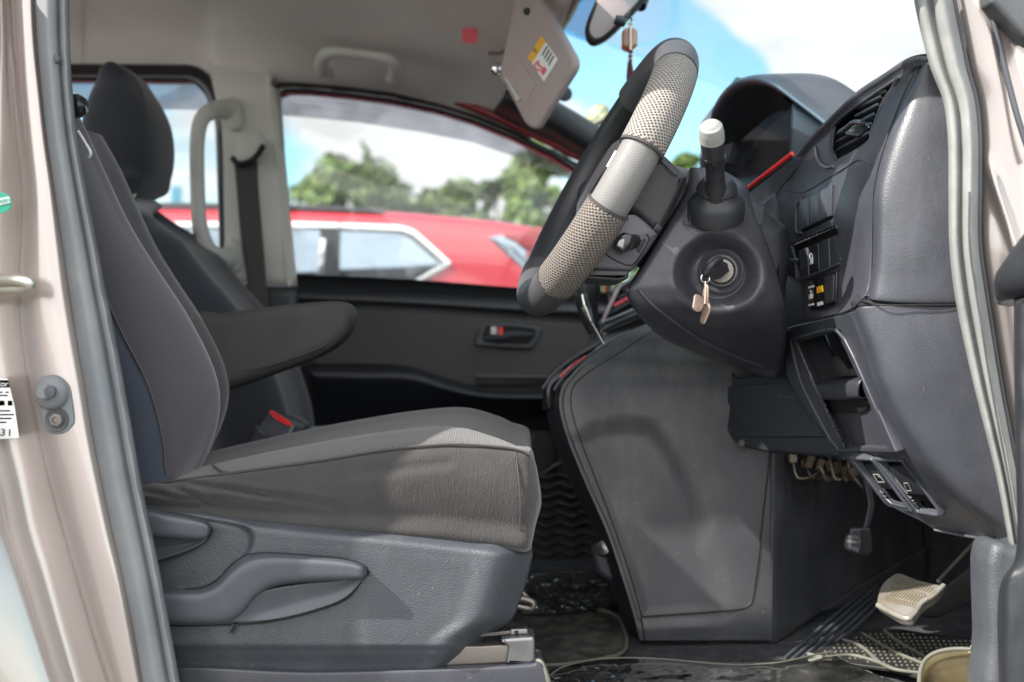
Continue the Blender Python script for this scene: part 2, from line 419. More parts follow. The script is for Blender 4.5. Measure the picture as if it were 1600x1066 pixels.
def near(o, p, lift=.0):
    h = bvh(o).find_nearest(p); n = h[1] if h[1].dot(p - Vector((0, 0, CZ))) < 0 else -h[1]
    return h[0] + n * lift
def plane_on(o, a, b, c):
    a, b, c = on(o, *a, 0), on(o, *b, 0), on(o, *c, 0); n = (b - a).cross(c - a).normalized()
    return (a, n if n.dot(Vector((0, 0, CZ)) - a) > 0 else -n)
# ------------------------------------------------------------------ materials
mat('paint', (.44, .385, .36), .24, .5, .5, coat=1, coat_rough=.03, fleck=.04)
mat('seal_dark', (.15, .162, .175), .62, bump='noise', bs=.35, scale=60, var_col=(.2, .21, .215), vscale=7)
mat('seal_lip', (.05, .053, .058), .6, bump='noise', bs=.3, scale=80, var=.8, vscale=9)
mat('seal_light', (.185, .19, .187), .6, bump='noise', bs=.35, scale=70, var_col=(.27, .275, .265), vscale=8)
mat('dash', (.040, .043, .054), .42, spec=.55, bump='grain', bs=.28, scale=700, var=.25, vscale=20, rvar=.06, dust=.30)
mat('dash_smooth', (.040, .042, .053), .36, spec=.55, bump='grain', bs=.15, scale=700, rvar=.08, dust=.22)
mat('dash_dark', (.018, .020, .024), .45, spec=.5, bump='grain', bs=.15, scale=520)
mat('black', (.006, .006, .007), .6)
mat('black_gloss', (.012, .012, .014), .12, spec=.6)
mat('trim_plastic', (.046, .051, .060), .44, spec=.5, bump='grain', bs=.6, scale=700, var=.2, vscale=16, rvar=.05, dust=.25)
mat('lever_plastic', (.055, .060, .072), .40, spec=.5, bump='noise', bs=.08, scale=600, dust=.2)
mat('cloth_side', (.036, .034, .034), .9, spec=.2, bump='ribs', bs=.9, scale=520, var=.25, vscale=10, sheen=.3, dist=.0012)
mat('cloth_top', (.040, .038, .039), .9, spec=.2, bump='weave', bs=.8, scale=420, sheen=.35, dist=.002)
mat('cloth_mauve', (.046, .043, .052), .88, spec=.2, bump='noise', bs=.6, scale=520, sheen=.4)
mat('cloth_navy', (.036, .045, .066), .8, spec=.3, bump='weave', bs=.5, scale=500, sheen=.3)
mat('cloth_far', (.030, .033, .042), .9, spec=.2, bump='noise', bs=.3, scale=700, sheen=.3)
mat('cloth_arm', (.050, .048, .047), .75, spec=.3, bump='noise', bs=.3, scale=800, var=.2)
mat('piping', (.045, .04, .042), .8)
mat('headliner', (.73, .67, .64), .95, spec=.1, bump='noise', bs=.25, scale=500, var=.08, vscale=5)
mat('trim_beige', (.58, .57, .53), .6, spec=.4, bump='noise', bs=.1, scale=500)
mat('visor', (.40, .325, .31), .8, spec=.3, bump='noise', bs=.2, scale=500)
mat('door_plastic', (.040, .043, .047), .45, spec=.5, bump='grain', bs=.3, scale=300)
mat('door_cloth', (.065, .062, .060), .8, bump='noise', bs=.3, scale=500)
mat('door_low', (.014, .016, .022), .5)
mat('console', (.037, .039, .045), .42, spec=.55, bump='grain', bs=.3, scale=700, rvar=.12, dust=.35, var_col=(.045, .047, .052), vscale=9)
mat('silver', (.24, .24, .245), .3, metal=.9, rvar=.08)
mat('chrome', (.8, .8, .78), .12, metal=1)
mat('striker', (.62, .60, .52), .3, metal=.9, rvar=.1)
mat('steel', (.20, .18, .165), .42, metal=.8, bump='noise', bs=.1, scale=200)
mat('red_plastic', (.75, .03, .03), .4)
mat('red_paint', (.44, .006, .022), .28, coat=1, coat_rough=.05)
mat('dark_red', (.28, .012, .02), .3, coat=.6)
mat('white', (.8, .8, .79), .5)
mat('ink', (.03, .03, .035), .6)
mat('orange', (.85, .42, .02), .5)
mat('pink_label', (.75, .12, .14), .6)
mat('green_sticker', (.02, .42, .27), .4)
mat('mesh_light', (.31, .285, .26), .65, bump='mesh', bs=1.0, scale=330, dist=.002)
mat('mesh_shaded', (.19, .165, .145), .65, bump='mesh', bs=1.0, scale=330, dist=.002)  # same mesh as the pale one, with shade put into the colour
mat('grip_grey', (.17, .167, .165), .5, bump='weave', bs=.5, scale=560, dist=.001)
mat('grip_cap', (.06, .06, .068), .5, spec=.5, bump='noise', bs=.15, scale=300)
mat('wheel_dark', (.022, .022, .026), .42, spec=.5)
mat('webbing', (.06, .058, .056), .8, bump='noise', bs=.3, scale=700)
mat('carpet', (.045, .045, .052), .97, spec=.1, bump='noise', bs=1, scale=260, dist=.003, var_col=(.075, .075, .075), vscale=40)
mat('mat_carpet', (.045, .043, .040), .98, spec=.05, bump='noise', bs=1, scale=120, dist=.004, var_col=(.11, .105, .095), vscale=30)
mat('rubber_mat', (.018, .018, .018), .5, spec=.4)
mat('mat_edge', (.11, .11, .09), .6)
mat('stud', (.12, .115, .09), .35, spec=.6)
mat('pedal_pad', (.31, .295, .265), .3, metal=.4, spec=.6, var_col=(.20, .17, .13), vscale=30)
mat('pedal_groove', (.12, .095, .06), .6)
mat('shoe_white', (.75, .75, .7), .5)
mat('connector', (.22, .19, .14), .6)
mat('wire_brown', (.07, .045, .03), .6)
mat('rose_gold', (.58, .43, .35), .25, metal=.75)
mat('amber', (.32, .14, .06), .2, spec=.7, coat=1)
mat('tassel', (.085, .015, .012), .9)
mat('blind', (.45, .44, .30), .1, metal=.6, var_col=(.12, .14, .05), vscale=60)
mat('leaf', (.07, .125, .025), .6, var_col=(.13, .18, .035), vscale=.6)
mat('leaf_dark', (.05, .095, .03), .6, var_col=(.10, .15, .04), vscale=.6)
mat('bark', (.16, .12, .09), .9, bump='noise', bs=.6, scale=8)
mat('asphalt', (.13, .126, .12), .9, bump='noise', bs=.5, scale=80, var=.4, vscale=1.2, dist=.01)
mat('tyre', (.02, .02, .02), .8)
mat('car_glass', (.26, .31, .36), .06, metal=.9, bump='noise', bs=.3, scale=1.0, dist=.08)
mat('sign_blue', (.05, .22, .32), .5)
glass('window_glass', (.93, .95, .95), 1.1)
glass('windshield_glass', (.95, .98, .98), .15)
glass('tint_band', (.62, .78, .88), .15)
glass('visor_smoke', (.66, .66, .70), 1.0, .08, dirt=.25)
glass('clear_plastic', (.74, .75, .73), 3.0, .04, dirt=.05)
glass('amber_plastic', (.78, .70, .52), 1.4, .12, dirt=.25, dirt_col=(.30, .27, .19))
glass('shade_glass', (.12, .13, .14), 1.0)
# ------------------------------------------------------------------ ground, trees, far car
def V3(*a): return Vector(a)
gm = [(-300, -300, 0), (300, -300, 0), (300, 300, 0), (-300, 300, 0)]
g = meshobj('ground', [Vector(v) for v in gm], [(0, 1, 2, 3)], 'asphalt', None, None, False); g['kind'] = 'structure'
def tree(px, d, topy, width_px, seed, m, label, leafn=2600, gaps=.9, leaf=.07):
    """spreading tree: trunk, limbs and a crown of leaf clumps"""
    rnd_ = random.Random(seed); base = Vector(((px - 800) / F * d, d, 0)); H = CZ + (533 - topy) / F * d; Wd = width_px / F * d / 2
    t = thing('tree', label, 'tree', base, 'trees beyond the car park')
    objs = [tube('trunk', [base, base + V3(.1, 0, H * .3), base + V3(-.05, .1, H * .6), base + V3(.05, 0, H * .9)], [H * .028, H * .02, H * .013, H * .004], 'bark', t, 8)]
    cl = []
    for i in range(60):
        z = rnd_.uniform(.10, .93) * H; f = math.sin(math.pi * min(.97, max(0.25, (z / H + .12) / 1.12))) ** .7
        a = rnd_.uniform(0, 6.283); r = rnd_.uniform(.25, .85) * Wd * f
        c = base + V3(math.cos(a) * r, math.sin(a) * r, z); cl.append((c, rnd_.uniform(.20, .38) * Wd))
        if i % 6 == 0: objs.append(tube('limb', [base + V3(0, 0, z * .62), base + V3(math.cos(a) * r * .5, math.sin(a) * r * .5, z * .85), c], [H * .01, H * .006, H * .002], 'bark', t, 6, 8))
    cl.append((base + V3(0, 0, H * .9), Wd * .3))
    merge(objs)
    V = []; Fs = []
    for i in range(int(leafn * 3)):
        c, r = rnd_.choice(cl)
        u = V3(rnd_.gauss(0, 1), rnd_.gauss(0, 1), rnd_.gauss(0, 1)).normalized() * r * rnd_.random() ** .4
        if noise.noise((c + u) * 1.1) < -.22 * gaps: continue
        p = c + V3(u.x, u.y, u.z * .75); n = (u.normalized() + V3(rnd_.uniform(-.8, .8), rnd_.uniform(-.8, .8), rnd_.uniform(0, 1.2))).normalized()
        e1 = n.orthogonal().normalized(); e2 = n.cross(e1); s = leaf * rnd_.uniform(.6, 1.6) * d / 20; k = len(V)
        V += [p + e1 * s, p + e2 * s * .6, p - e1 * s, p - e2 * s * .6]; Fs.append((k, k + 1, k + 2, k + 3))
    meshobj('crown', V, Fs, m, t, None, False)
    return t
tree(540, 21, 205, 210, 1, 'leaf', 'full round tree left of centre in the passenger door window', 9000)
tree(478, 24, 262, 120, 2, 'leaf_dark', 'small dark tree against the left edge of the passenger door window', 4000)
tree(625, 27, 268, 150, 3, 'leaf_dark', 'low bluish tree just right of the full round tree', 4000)
tree(700, 22, 258, 130, 4, 'leaf', 'low yellow green tree midway along the red car roof', 5000)
tree(775, 25, 268, 140, 5, 'leaf_dark', 'low dark tree between the yellow green tree and the tall pale trunk tree', 4200)
tree(850, 19, 205, 190, 6, 'leaf', 'tall loose tree behind the steering wheel rim and the red tail lamp', 8000, 1.1)
tree(1075, 24, 214, 78, 7, 'leaf', 'narrow tree seen through the windscreen beside the wiper stalk', 4200, 1.2)
tree(1000, 30, 330, 160, 8, 'leaf_dark', 'low dark tree behind the dashboard centre', 3000)
# thin sign on a post far off behind the rear window
t = thing('road_sign', 'small blue sign on a thin post far off in the rear side window', 'sign', (P(274, 533, 26).x, 26, 0))
tube('post', [V3(P(274, 533, 26).x, 26, 0), P(274, 292, 26)], .05, 'steel', t, 8, smooth=False)
plate('sign_panel', [rnd([(267, 291), (283, 291), (283, 318), (267, 318)], 2)], 25.9, .05, 'sign_blue', t, .005)
# red car
rc = thing('parked_car', 'bright red estate car with chrome window trim parked beyond the passenger door', 'car', (P(100, 533, 5.5).x, 5.5, 0))
prof = curvy([(-700, 760), (-695, 660), (-640, 590), (-480, 545), (-260, 505), (-120, 400), (0, 342), (150, 322), (320, 318), (560, 324), (700, 334), (800, 345), (842, 356), (864, 380), (878, 440), (892, 520), (902, 620), (896, 740), (870, 800), (300, 812), (-400, 812), (-680, 800)], 200)
plate('body', [prof], 4.8, 1.72, 'red_paint', rc, .12, 0, 8)
cg = rnd([(-90, 460), (30, 372), (200, 358), (455, 357), (625, 364), (642, 372), (690, 414), (610, 462), (560, 480), (-90, 480)], 6)
plate('window_trim', [rnd([(-115, 474), (22, 362), (200, 347), (456, 346), (625, 352), (648, 359), (708, 413), (620, 470), (570, 492), (-115, 492)], 8), cg], 4.8, .02, 'chrome', rc, .004, .012)
w1 = plate('side_glass', [cg], 4.8, .02, 'car_glass', rc, .003, .004)
plate('door_pillar', [[(500, 356), (528, 357), (533, 480), (505, 480)]], 4.8, .02, 'dash_dark', rc, .003, .008)
plate('slanted_strip', [[(501, 372), (509, 374), (503, 452), (494, 452)]], 4.8, .02, 'chrome', rc, .002, .009)  # thin chrome strip slanting across the side glass
plate('rear_quarter_glass', [rnd([(762, 371), (790, 366), (822, 392), (826, 428)], 3)], 4.8, .02, 'car_glass', rc, .003, .006)
tube('panel_line', [P(531, 340, 4.79), P(529, 420, 4.79), P(534, 520, 4.79)], .004, 'ink', rc, 6)
tube('roof_rail', [P(60, 330, 4.85), P(200, 321, 4.85), P(420, 323, 4.85), P(600, 330, 4.85)], .012, 'ink', rc, 8)
tl = plate('tail_lamp', [curvy([(786, 368), (815, 360), (846, 356), (850, 375), (846, 392), (824, 390), (806, 380)], 40)], 4.8, .05, 'dark_red', rc, .012, .02)
for hx in (-470, 640):
    for dd in (4.86, 6.4):
        c = V3((hx - 800) / F * 4.8, dd, .33)
        w = lathe('wheel', [(.0, -.10), (.2, -.10), (.22, -.09), (.31, -.11), (.33, -.07), (.33, .07), (.31, .11), (0, .11)], c, (0, 1, 0), 'tyre', rc, 32)
        lathe('rim', [(0, -.125), (.06, -.13), (.18, -.115), (.205, -.12), (.205, -.09), (0, -.09)], c, (0, 1, 0), 'silver', w, 24) if False else None
        rr_ = lathe('rim', [(0, -.115), (.05, -.125), (.17, -.112), (.205, -.118), (.205, -.09), (0, -.09)], c, (0, 1, 0), 'silver', rc, 24); rr_.parent = w
# ------------------------------------------------------------------ minivan shell
van = thing('minivan', 'beige minivan cabin standing with its driver door open, seen from the sill', 'minivan', (0, 1.9, 0))
# painted centre pillar with rolled edges and a sunken channel
ys = [-60, 60, 150, 220, 300, 380, 450, 520, 600, 680, 750, 830, 900, 990, 1120]
L4 = [54, 60, 70, 78, 90, 101, 110, 121, 135, 148, 162, 179, 196, 213, 236]
L3 = [16, 22, 26, 32, 38, 36, 34, 38, 50, 66, 82, 104, 124, 150, 190]
L1 = [-14, -16, -24, -34, -50, -60, -62, -52, -36, -20, -2, 14, 36, 62, 100]
rows = []
for y, a, b, c in zip(ys, L4, L3, L1):
    rows.append([P(-420, y, 1.05), P(-200, y, 1.06), P(c - 26, y, 1.135), P(c, y, 1.16), P(c + (b - c) * .35, y, 1.2), P(b - 12, y, 1.203), P(b, y, 1.19), P(b + (a - b) * .35, y, 1.178), P(b + (a - b) * .75, y, 1.18), P(a - 6, y, 1.187), P(a, y, 1.195), P(a + 10, y, 1.215)])  # leftmost columns, out of view, stand outward to shade the seat
pil = grid('pillar_paint', rows, 'paint', van, 110, 120, solid=.02)
rl1 = [[P(x, y, 1.13) for x in (-420, -900, -1500)] for y in (-60, 530, 1120)]
grid('rear_side_panel', [[P(x, y, 1.05) for x in (-2600, -1400, -421)] for y in (560, 800, 1150)], 'paint', van, 20, 12, solid=.03)  # unseen rear side, brought outward so it shades the seat
grid('rear_side_glass', [[P(x, y, 1.05) for x in (-2600, -1400, -425)] for y in (-420, 100, 558)], 'shade_glass', van, 8, 8, solid=.005)  # unseen dark glass, added to keep sun off the seat
# dark rubber weatherstrip down the pillar
sl = [50, 56, 64, 72, 84, 96, 106, 117, 130, 144, 157, 174, 190, 208, 230]
sr = [107, 107, 112, 120, 134, 150, 163, 178, 193, 207, 219, 236, 250, 266, 290]
rows = []
for y, a, b in zip(ys, sl, sr):
    w = b - a
    rows.append([P(a + 2, y, 1.22), P(a, y, 1.195), P(a + w * .12, y, 1.178), P(a + w * .36, y, 1.170), P(a + w * .6, y, 1.176), P(a + w * .70, y, 1.186), P(a + w * .76, y, 1.182), P(a + w * .9, y, 1.18), P(b, y, 1.192), P(b - 2, y, 1.24)])
ws = grid('weatherstrip', rows, 'seal_dark', van, 60, 90, off=lambda x, y: .0006 * noise.noise(V3(x * .05, y * .03, 0)), solid=.003)
lab(ws, 'dark grey rubber door seal running down the centre pillar')
tube('seal_lip', [P(a + (b - a) * .92, y, 1.184) for y, a, b in zip(ys, sl, sr)], .0042, 'seal_lip', ws, 8, 90)
lathe('seal_plug', [(0, .004), (.004, .0035), (.005, 0), (0, -.001)], P(88, 93, 1.176), (0, -1, 0), 'seal_lip', ws, 16)
# inner pillar trim behind the seal
grid('pillar_inner_trim', [[P(b - 30, y, 1.23), P(b - 8, y, 1.24), P(b - 16, y, 1.5)] for y, b in zip(ys, sr)], 'dash_dark', van, 10, 40, solid=.004)
# latch striker loop
st = tube('latch_striker', [P(-60, 440, 1.2), P(-20, 438, 1.15), P(20, 437, 1.125), P(42, 441, 1.12), P(46, 446, 1.122), P(36, 451, 1.13), P(0, 453, 1.15), P(-50, 470, 1.2)], [.008, .007, .0062, .006, .006, .006, .007, .008], 'striker', van, 12, 60)
# courtesy lamp switch
st2 = [(57, 612), (60, 598), (72, 589), (90, 589), (104, 598), (110, 612), (116, 655), (112, 668), (102, 678), (84, 679), (70, 672), (64, 658)]
sw = plate('courtesy_switch', [curvy(st2, 60)], 1.176, .012, 'seal_dark', van, .004, 0, 4)
lathe('button', [(.019, 0), (.0185, .004), (.015, .0085), (.009, .0105), (.0085, .017), (.0065, .019), (0, .0192)], P(81, 613, 1.176), (-.15, -1, .05), 'seal_dark', sw, 32)
lathe('button_tip', [(.0066, .0), (.0062, .003), (0, .0036)], P(80, 612, 1.158), (-.15, -1, .05), 'lever_plastic', sw, 24)
lathe('screw', [(.0135, -.0005), (.0125, .002), (.0115, .0016), (.0085, .0006), (.008, .003), (.004, .0034), (.0032, .0018), (0, .0018)], P(89, 656, 1.176), (0, -1, 0), 'seal_lip', sw, 24)
lathe('screw_head', [(.0075, 0), (.007, .0036), (.0042, .0038), (.0036, .002), (0, .002)], P(89, 656, 1.1745), (0, -1, 0), 'steel', sw, 6)
# stickers
pl = plane3((0, 592, 1.197), (24, 640, 1.197), (0, 690, 1.197))
lb = plate('warning_label', [[(-60, 588), (13, 592), (24, 636), (31, 684), (-60, 690)]], 1.183, .0008, 'white', van, .0001, .002)
pz = 1.181
plate('label_bar', [[(-60, 594), (13, 594), (15, 606), (-60, 606)]], pz, .0006, 'ink', lb, .0001)
text('label_title', 'otor', pz - .0008, 2, 600, .0085, 'white', lb, -3)
for i, (yy, x1, x2) in enumerate(((612, -2, 4), (612, 8, 14), (617, -2, 12), (641, -4, 16), (647, -6, 22), (653, -6, 18), (659, -6, 10))):
    plate('label_text', [[(x1, yy), (x2, yy - .3), (x2 + .5, yy + 2.4), (x1, yy + 2.4)]], pz, .0005, 'ink', lb, .0001)
for x1, x2 in ((-6, 7), (12, 19)): plate('label_mark', [[(x1, 626), (x2, 626), (x2 + 1, 634), (x1, 634)]], pz, .0005, 'ink', lb, .0001)
text('label_letters', 'A3 I', pz - .0008, 4, 676, .011, 'ink', lb, -3)
gs = lathe('round_sticker', [(0, .0012), (.0108, .0012), (.011, 0), (0, -.001)], P(2, 317, 1.166), (.1, -1, 0), 'green_sticker', van, 40)
plate('sticker_band', [[(-10, 312), (14, 307), (16, 317), (-8, 323)]], 1.163, .0006, 'white', gs, .0001)
text('sticker_text', 'SCREEN', 1.1622, 3, 315, .0048, 'green_sticker', gs, 12)
# ---- front pillar of the door opening, right
yr = [-60, 0, 60, 110, 160, 220, 300, 380, 450, 520, 600, 680, 760, 860]
rl = [1420, 1428, 1441, 1455, 1474, 1481, 1482, 1483, 1490, 1503, 1521, 1541, 1560, 1578]
rr = [1476, 1489, 1501, 1511, 1524, 1529, 1529, 1529, 1538, 1549, 1562, 1577, 1592, 1606]
rows = []
for y, a, b in zip(yr, rl, rr):
    w = b - a
    rows.append([P(a + 3, y, 1.24), P(a, y, 1.205), P(a + w * .08, y, 1.186), P(a + w * .28, y, 1.181), P(a + w * .43, y, 1.187), P(a + w * .52, y, 1.178), P(a + w * .76, y, 1.171), P(a + w * .95, y, 1.18), P(b, y, 1.2)])
ws2 = grid('weatherstrip', rows, 'seal_light', van, 60, 90, off=lambda x, y: .0008 * noise.noise(V3(x * .05, y * .03, 3)), solid=.003)
lab(ws2, 'pale dusty rubber door seal running down the front pillar')
tube('seal_stitch', [P(b - 14, y, 1.1685) for y, b in zip(yr[6:], rr[6:])], .0012, 'seal_lip', ws2, 6, 60)
tube('seal_gap', [P(b + 1, y, 1.196) for y, b in zip(yr, rr)], .0032, 'seal_lip', ws2, 8, 80)
rows = []
for y, b in zip(yr + [1120], rr + [1640]):
    rows.append([P(b - 6, y, 1.235), P(b + 1, y, 1.225), P(b + 8, y, 1.212), P(b + 22, y, 1.205), P(b + 45, y, 1.20), P(b + 80, y, 1.196), P(b + 140, y, 1.18), P(b + 320, y, 1.16)])
def padent(x, y):
    ridge = 1528 + max(0, y - 230) * .33
    o = -.010 * math.exp(-((x - ridge - 8) / 10.0) ** 2) * sm(230, 300, y)
    l2 = 1558 + max(0, y - 20) * .20
    o += .007 * sm(l2 - 25, l2 + 25, x) * sm(10, 40, y) * sm(400, 300, y)
    return o
grid('front_pillar_paint', rows, 'paint', van, 260, 160, off=padent, solid=.02)
tube('windshield_gasket', [P(1548, 18, 1.2), P(1556, 50, 1.197), P(1566, 90, 1.196), P(1577, 135, 1.194), P(1592, 190, 1.19), P(1612, 250, 1.188)], .0035, 'lever_plastic', van, 8)
plate('cowl_trim', [rnd([(1546, -30), (1548, 3), (1562, 14), (1580, 32), (1604, 58), (1640, 80), (1640, -30)], 4)], 1.17, .03, 'seal_lip', van, .006)
# scuff panel and open door edge, lower right
plate('kick_panel', [curvy([(1547, 900), (1549, 872), (1556, 854), (1570, 850), (1590, 856), (1640, 850), (1680, 900), (1680, 1120), (1553, 1120), (1550, 1000)], 70)], 1.165, .06, 'trim_plastic', van, .012, 0, 5)
dd = grid('open_door', [[P(1584, 462, 1.12), P(1586, 470, 1.09), P(1592, 470, 1.05), P(1650, 470, 1.03)], [P(1584, 560, 1.12), P(1585, 560, 1.09), P(1592, 560, 1.05), P(1650, 560, 1.03)], [P(1586, 700, 1.12), P(1587, 700, 1.09), P(1594, 700, 1.05), P(1650, 700, 1.03)], [P(1588, 860, 1.12), P(1588, 860, 1.09), P(1594, 860, 1.05), P(1650, 860, 1.03)], [P(1560, 930, 1.12), P(1562, 940, 1.09), P(1575, 925, 1.05), P(1650, 900, 1.03)], [P(1562, 1120, 1.12), P(1564, 1120, 1.09), P(1575, 1120, 1.05), P(1650, 1120, 1.03)]], 'dash_dark', van, 24, 60, off=lambda x, y: .003 * noise.noise(V3(x * .06, y * .02, 1)), solid=.02)
lab(dd, 'dark edge of the driver door standing open at the right')
tube('door_check', [P(1562, 466, 1.13), P(1572, 452, 1.11), P(1590, 436, 1.09), P(1640, 410, 1.07)], [.004, .012, .022, .04], 'dash_dark', dd, 14, 20)
lathe('door_bolt', [(.008, -.01), (.008, .005), (.005, .008), (0, .008)], P(1569, 466, 1.135), (-.9, -.4, .1), 'silver', dd, 20)
# door sill, foot of the opening
sill = grid('sill_panel', [[P(60, 1030, 1.30), P(450, 1052, 1.30), P(790, 1056, 1.30)], [P(60, 1050, 1.26), P(450, 1062, 1.26), P(790, 1066, 1.26)], [P(60, 1200, 1.16), P(450, 1200, 1.16), P(790, 1200, 1.16)]], 'dash_smooth', van, 40, 12, solid=.02)
# ---- roof lining
rows = []
def pw(pts, d): return [P(x, y, d) for x, y in pts]
rows = [pw([(-1500, 100), (-60, 112), (150, 110), (300, 113), (345, 132), (425, 140), (560, 146), (680, 168), (775, 196), (830, 224)], 2.64), pw([(-1500, 80), (-60, 92), (150, 90), (300, 93), (345, 112), (425, 122), (560, 128), (680, 150), (775, 178), (830, 206)], 2.61),
        pw([(-1500, 20), (-60, 45), (150, 42), (300, 48), (345, 60), (425, 72), (560, 88), (680, 112), (790, 150), (850, 180)], 2.52),
        pw([(-1500, -30), (-60, 2), (150, 0), (300, 4), (345, 10), (425, 28), (560, 52), (680, 80), (800, 110), (868, 128)], 2.40),
        pw([(-1500, -110), (-60, -60), (150, -58), (300, -50), (345, -45), (425, -35), (560, -12), (690, 22), (800, 60), (873, 60)], 2.22),
        pw([(-1500, -260), (-60, -190), (150, -185), (300, -180), (345, -170), (425, -160), (560, -120), (700, -60), (820, -25), (893, 5)], 1.9),
        pw([(-2000, -460), (-60, -390), (150, -380), (300, -370), (345, -360), (425, -350), (560, -300), (720, -200), (850, -130), (925, -90)], 1.55),
        pw([(-2400, -640), (-60, -560), (150, -560), (300, -550), (345, -540), (425, -530), (560, -480), (740, -360), (880, -270), (960, -220)], 1.27)]
grid('roof_lining', rows, 'headliner', van, 120, 90, off=lambda x, y: .006 * sm(4, 0, abs(x - (676 + (y - 40) * -.12))) * sm(-120, -80, y) * sm(95, 60, y), solid=.05)
# pink caution label on the lining
plate('roof_label', [rnd([(722, 43), (747, 45), (746, 68), (722, 66)], 3)], 2.19, .002, 'pink_label', van, .0003)
# roof rail over the open door (near) and windscreen header
tube('door_header_rail', [P(-2400, -560, 1.2), P(60, -470, 1.2), P(560, -400, 1.2), P(980, -250, 1.19), P(1280, -130, 1.18), P(1450, -40, 1.18)], [.04, .04, .04, .035, .025, .02], 'paint', van, 12, 60)
tube('windscreen_header', [P(850, 62, 2.5), P(872, 40, 2.25), P(893, 0, 1.95), P(925, -90, 1.6), P(960, -225, 1.25)], .016, 'dash_dark', van, 10)
# ---- far side: frames, glass, pillar trim
out1 = rnd([(-700, 92), (305, 100), (332, 122), (347, 165), (352, 480), (-700, 480)], [0, 34, 26, 30, 0, 0], 8)
in1 = rnd([(-680, 118), (298, 126), (318, 144), (335, 185), (344, 470), (-680, 470)], [0, 22, 20, 25, 0, 0], 8)
fr = plate('rear_window_frame', [out1, in1], 2.62, .05, 'black_gloss', van, .008)
gl1 = plate('rear_side_glass', [in1], 2.66, .006, 'window_glass', van, .001)
plate('tint_strip', [[(-680, 110), (290, 120), (325, 140), (338, 172), (-680, 156)]], 2.69, .004, 'visor_smoke', gl1, .001)
fo = [(418, 150), (424, 134), (436, 127), (470, 128), (541, 134), (610, 143), (682, 160), (738, 177), (800, 203), (860, 232), (912, 258), (940, 280), (960, 484), (444, 470)]
fi = [(433, 162), (436, 148), (448, 143), (480, 144), (541, 150), (610, 159), (682, 174), (738, 191), (800, 216), (860, 245), (905, 272), (930, 300), (950, 476), (460, 454)]
door = thing('tmp', 'x', 'x', (0, 0, 0)); bpy.data.objects.remove(door)
pd = grid('passenger_door', [pw([(455, 452), (640, 458), (800, 467), (940, 474), (1200, 490)], 2.60), pw([(455, 458), (640, 464), (800, 473), (940, 480), (1200, 496)], 2.575), pw([(456, 466), (640, 474), (800, 484), (940, 491), (1200, 505)], 2.57), pw([(458, 474), (640, 482), (800, 493), (940, 500), (1200, 512)], 2.59), pw([(462, 520), (640, 525), (800, 530), (940, 535), (1200, 545)], 2.592), pw([(470, 640), (640, 640), (800, 640), (940, 640), (1200, 640)], 2.60), pw([(480, 780), (640, 780), (800, 780), (940, 780), (1200, 780)], 2.60), pw([(490, 900), (640, 900), (800, 900), (940, 900), (1200, 900)], 2.60)], 'door_plastic', van, 60, 80, solid=.06)
lab(pd, 'black passenger door inner panel below the window')
plate('window_frame', [fo, fi], 2.60, .05, 'black_gloss', pd, .008)
plate('window_glass', [fi], 2.655, .006, 'window_glass', pd, .001)
plate('rain_visor', [[(434, 140), (541, 146), (610, 155), (682, 170), (738, 187), (800, 212), (860, 241), (900, 266), (893, 282), (850, 262), (800, 243), (738, 222), (650, 205), (560, 191), (500, 185), (436, 180)]], 2.69, .004, 'visor_smoke', pd, .001)
plate('door_insert', [curvy([(478, 484), (640, 489), (800, 500), (905, 506), (918, 514), (922, 560), (920, 600), (840, 606), (700, 600), (640, 575), (560, 570), (490, 568), (474, 540), (470, 500)], 90)], 2.58, .012, 'door_cloth', pd, .005)
# armrest shelf of the door
arm = grid('door_armrest', [pw([(478, 570), (560, 571), (640, 574), (700, 590), (760, 608), (860, 612), (1000, 612)], 2.585), pw([(480, 576), (560, 577), (640, 580), (700, 598), (760, 612), (860, 615), (1000, 615)], 2.50), pw([(483, 584), (560, 586), (640, 588), (700, 606), (760, 618), (860, 620), (1000, 620)], 2.48), pw([(488, 600), (560, 602), (640, 604), (700, 616), (760, 626), (860, 628), (1000, 628)], 2.49), pw([(490, 650), (560, 650), (640, 650), (700, 650), (760, 650), (860, 650), (1000, 650)], 2.56), pw([(492, 670), (560, 672), (640, 672), (700, 672), (760, 672), (860, 672), (1000, 672)], 2.585)], 'door_low', pd, 60, 40, solid=.01)
plate('pull_pocket', [rnd([(748, 590), (860, 590), (860, 600), (800, 602), (742, 601)], 4)], 2.572, .02, 'black', pd, .002)
tube('pocket_trim', [P(742, 588, 2.57), P(800, 589, 2.57), P(862, 590, 2.57)], .005, 'trim_plastic', pd, 8)
hb = plate('handle_bezel', [curvy([(748, 520), (752, 509), (766, 505), (820, 508), (840, 511), (846, 518), (836, 540), (826, 545), (780, 543), (746, 540), (744, 530)], 60), curvy([(757, 520), (760, 513), (770, 511), (820, 514), (834, 517), (836, 521), (828, 534), (820, 538), (780, 536), (757, 533), (755, 527)], 60)], 2.565, .02, 'trim_plastic', pd, .004)
plate('handle_recess', [curvy([(757, 520), (760, 513), (770, 511), (820, 514), (834, 517), (836, 521), (828, 534), (820, 538), (780, 536), (757, 533), (755, 527)], 60)], 2.575, .004, 'black', pd, .001)
hh = tube('door_handle', [P(758, 530, 2.56), P(780, 529, 2.545), P(800, 524, 2.54), P(832, 524, 2.555)], [.006, .009, .009, .006], 'lever_plastic', pd, 10, flat=.6)
plate('lock_tab', [rnd([(779, 511), (786, 511), (786, 524), (779, 524)], 1)], 2.55, .01, 'red_plastic', pd, .001)
plate('lock_lever', [rnd([(766, 510), (778, 510), (778, 524), (766, 524)], 2)], 2.552, .012, 'silver', pd, .002)
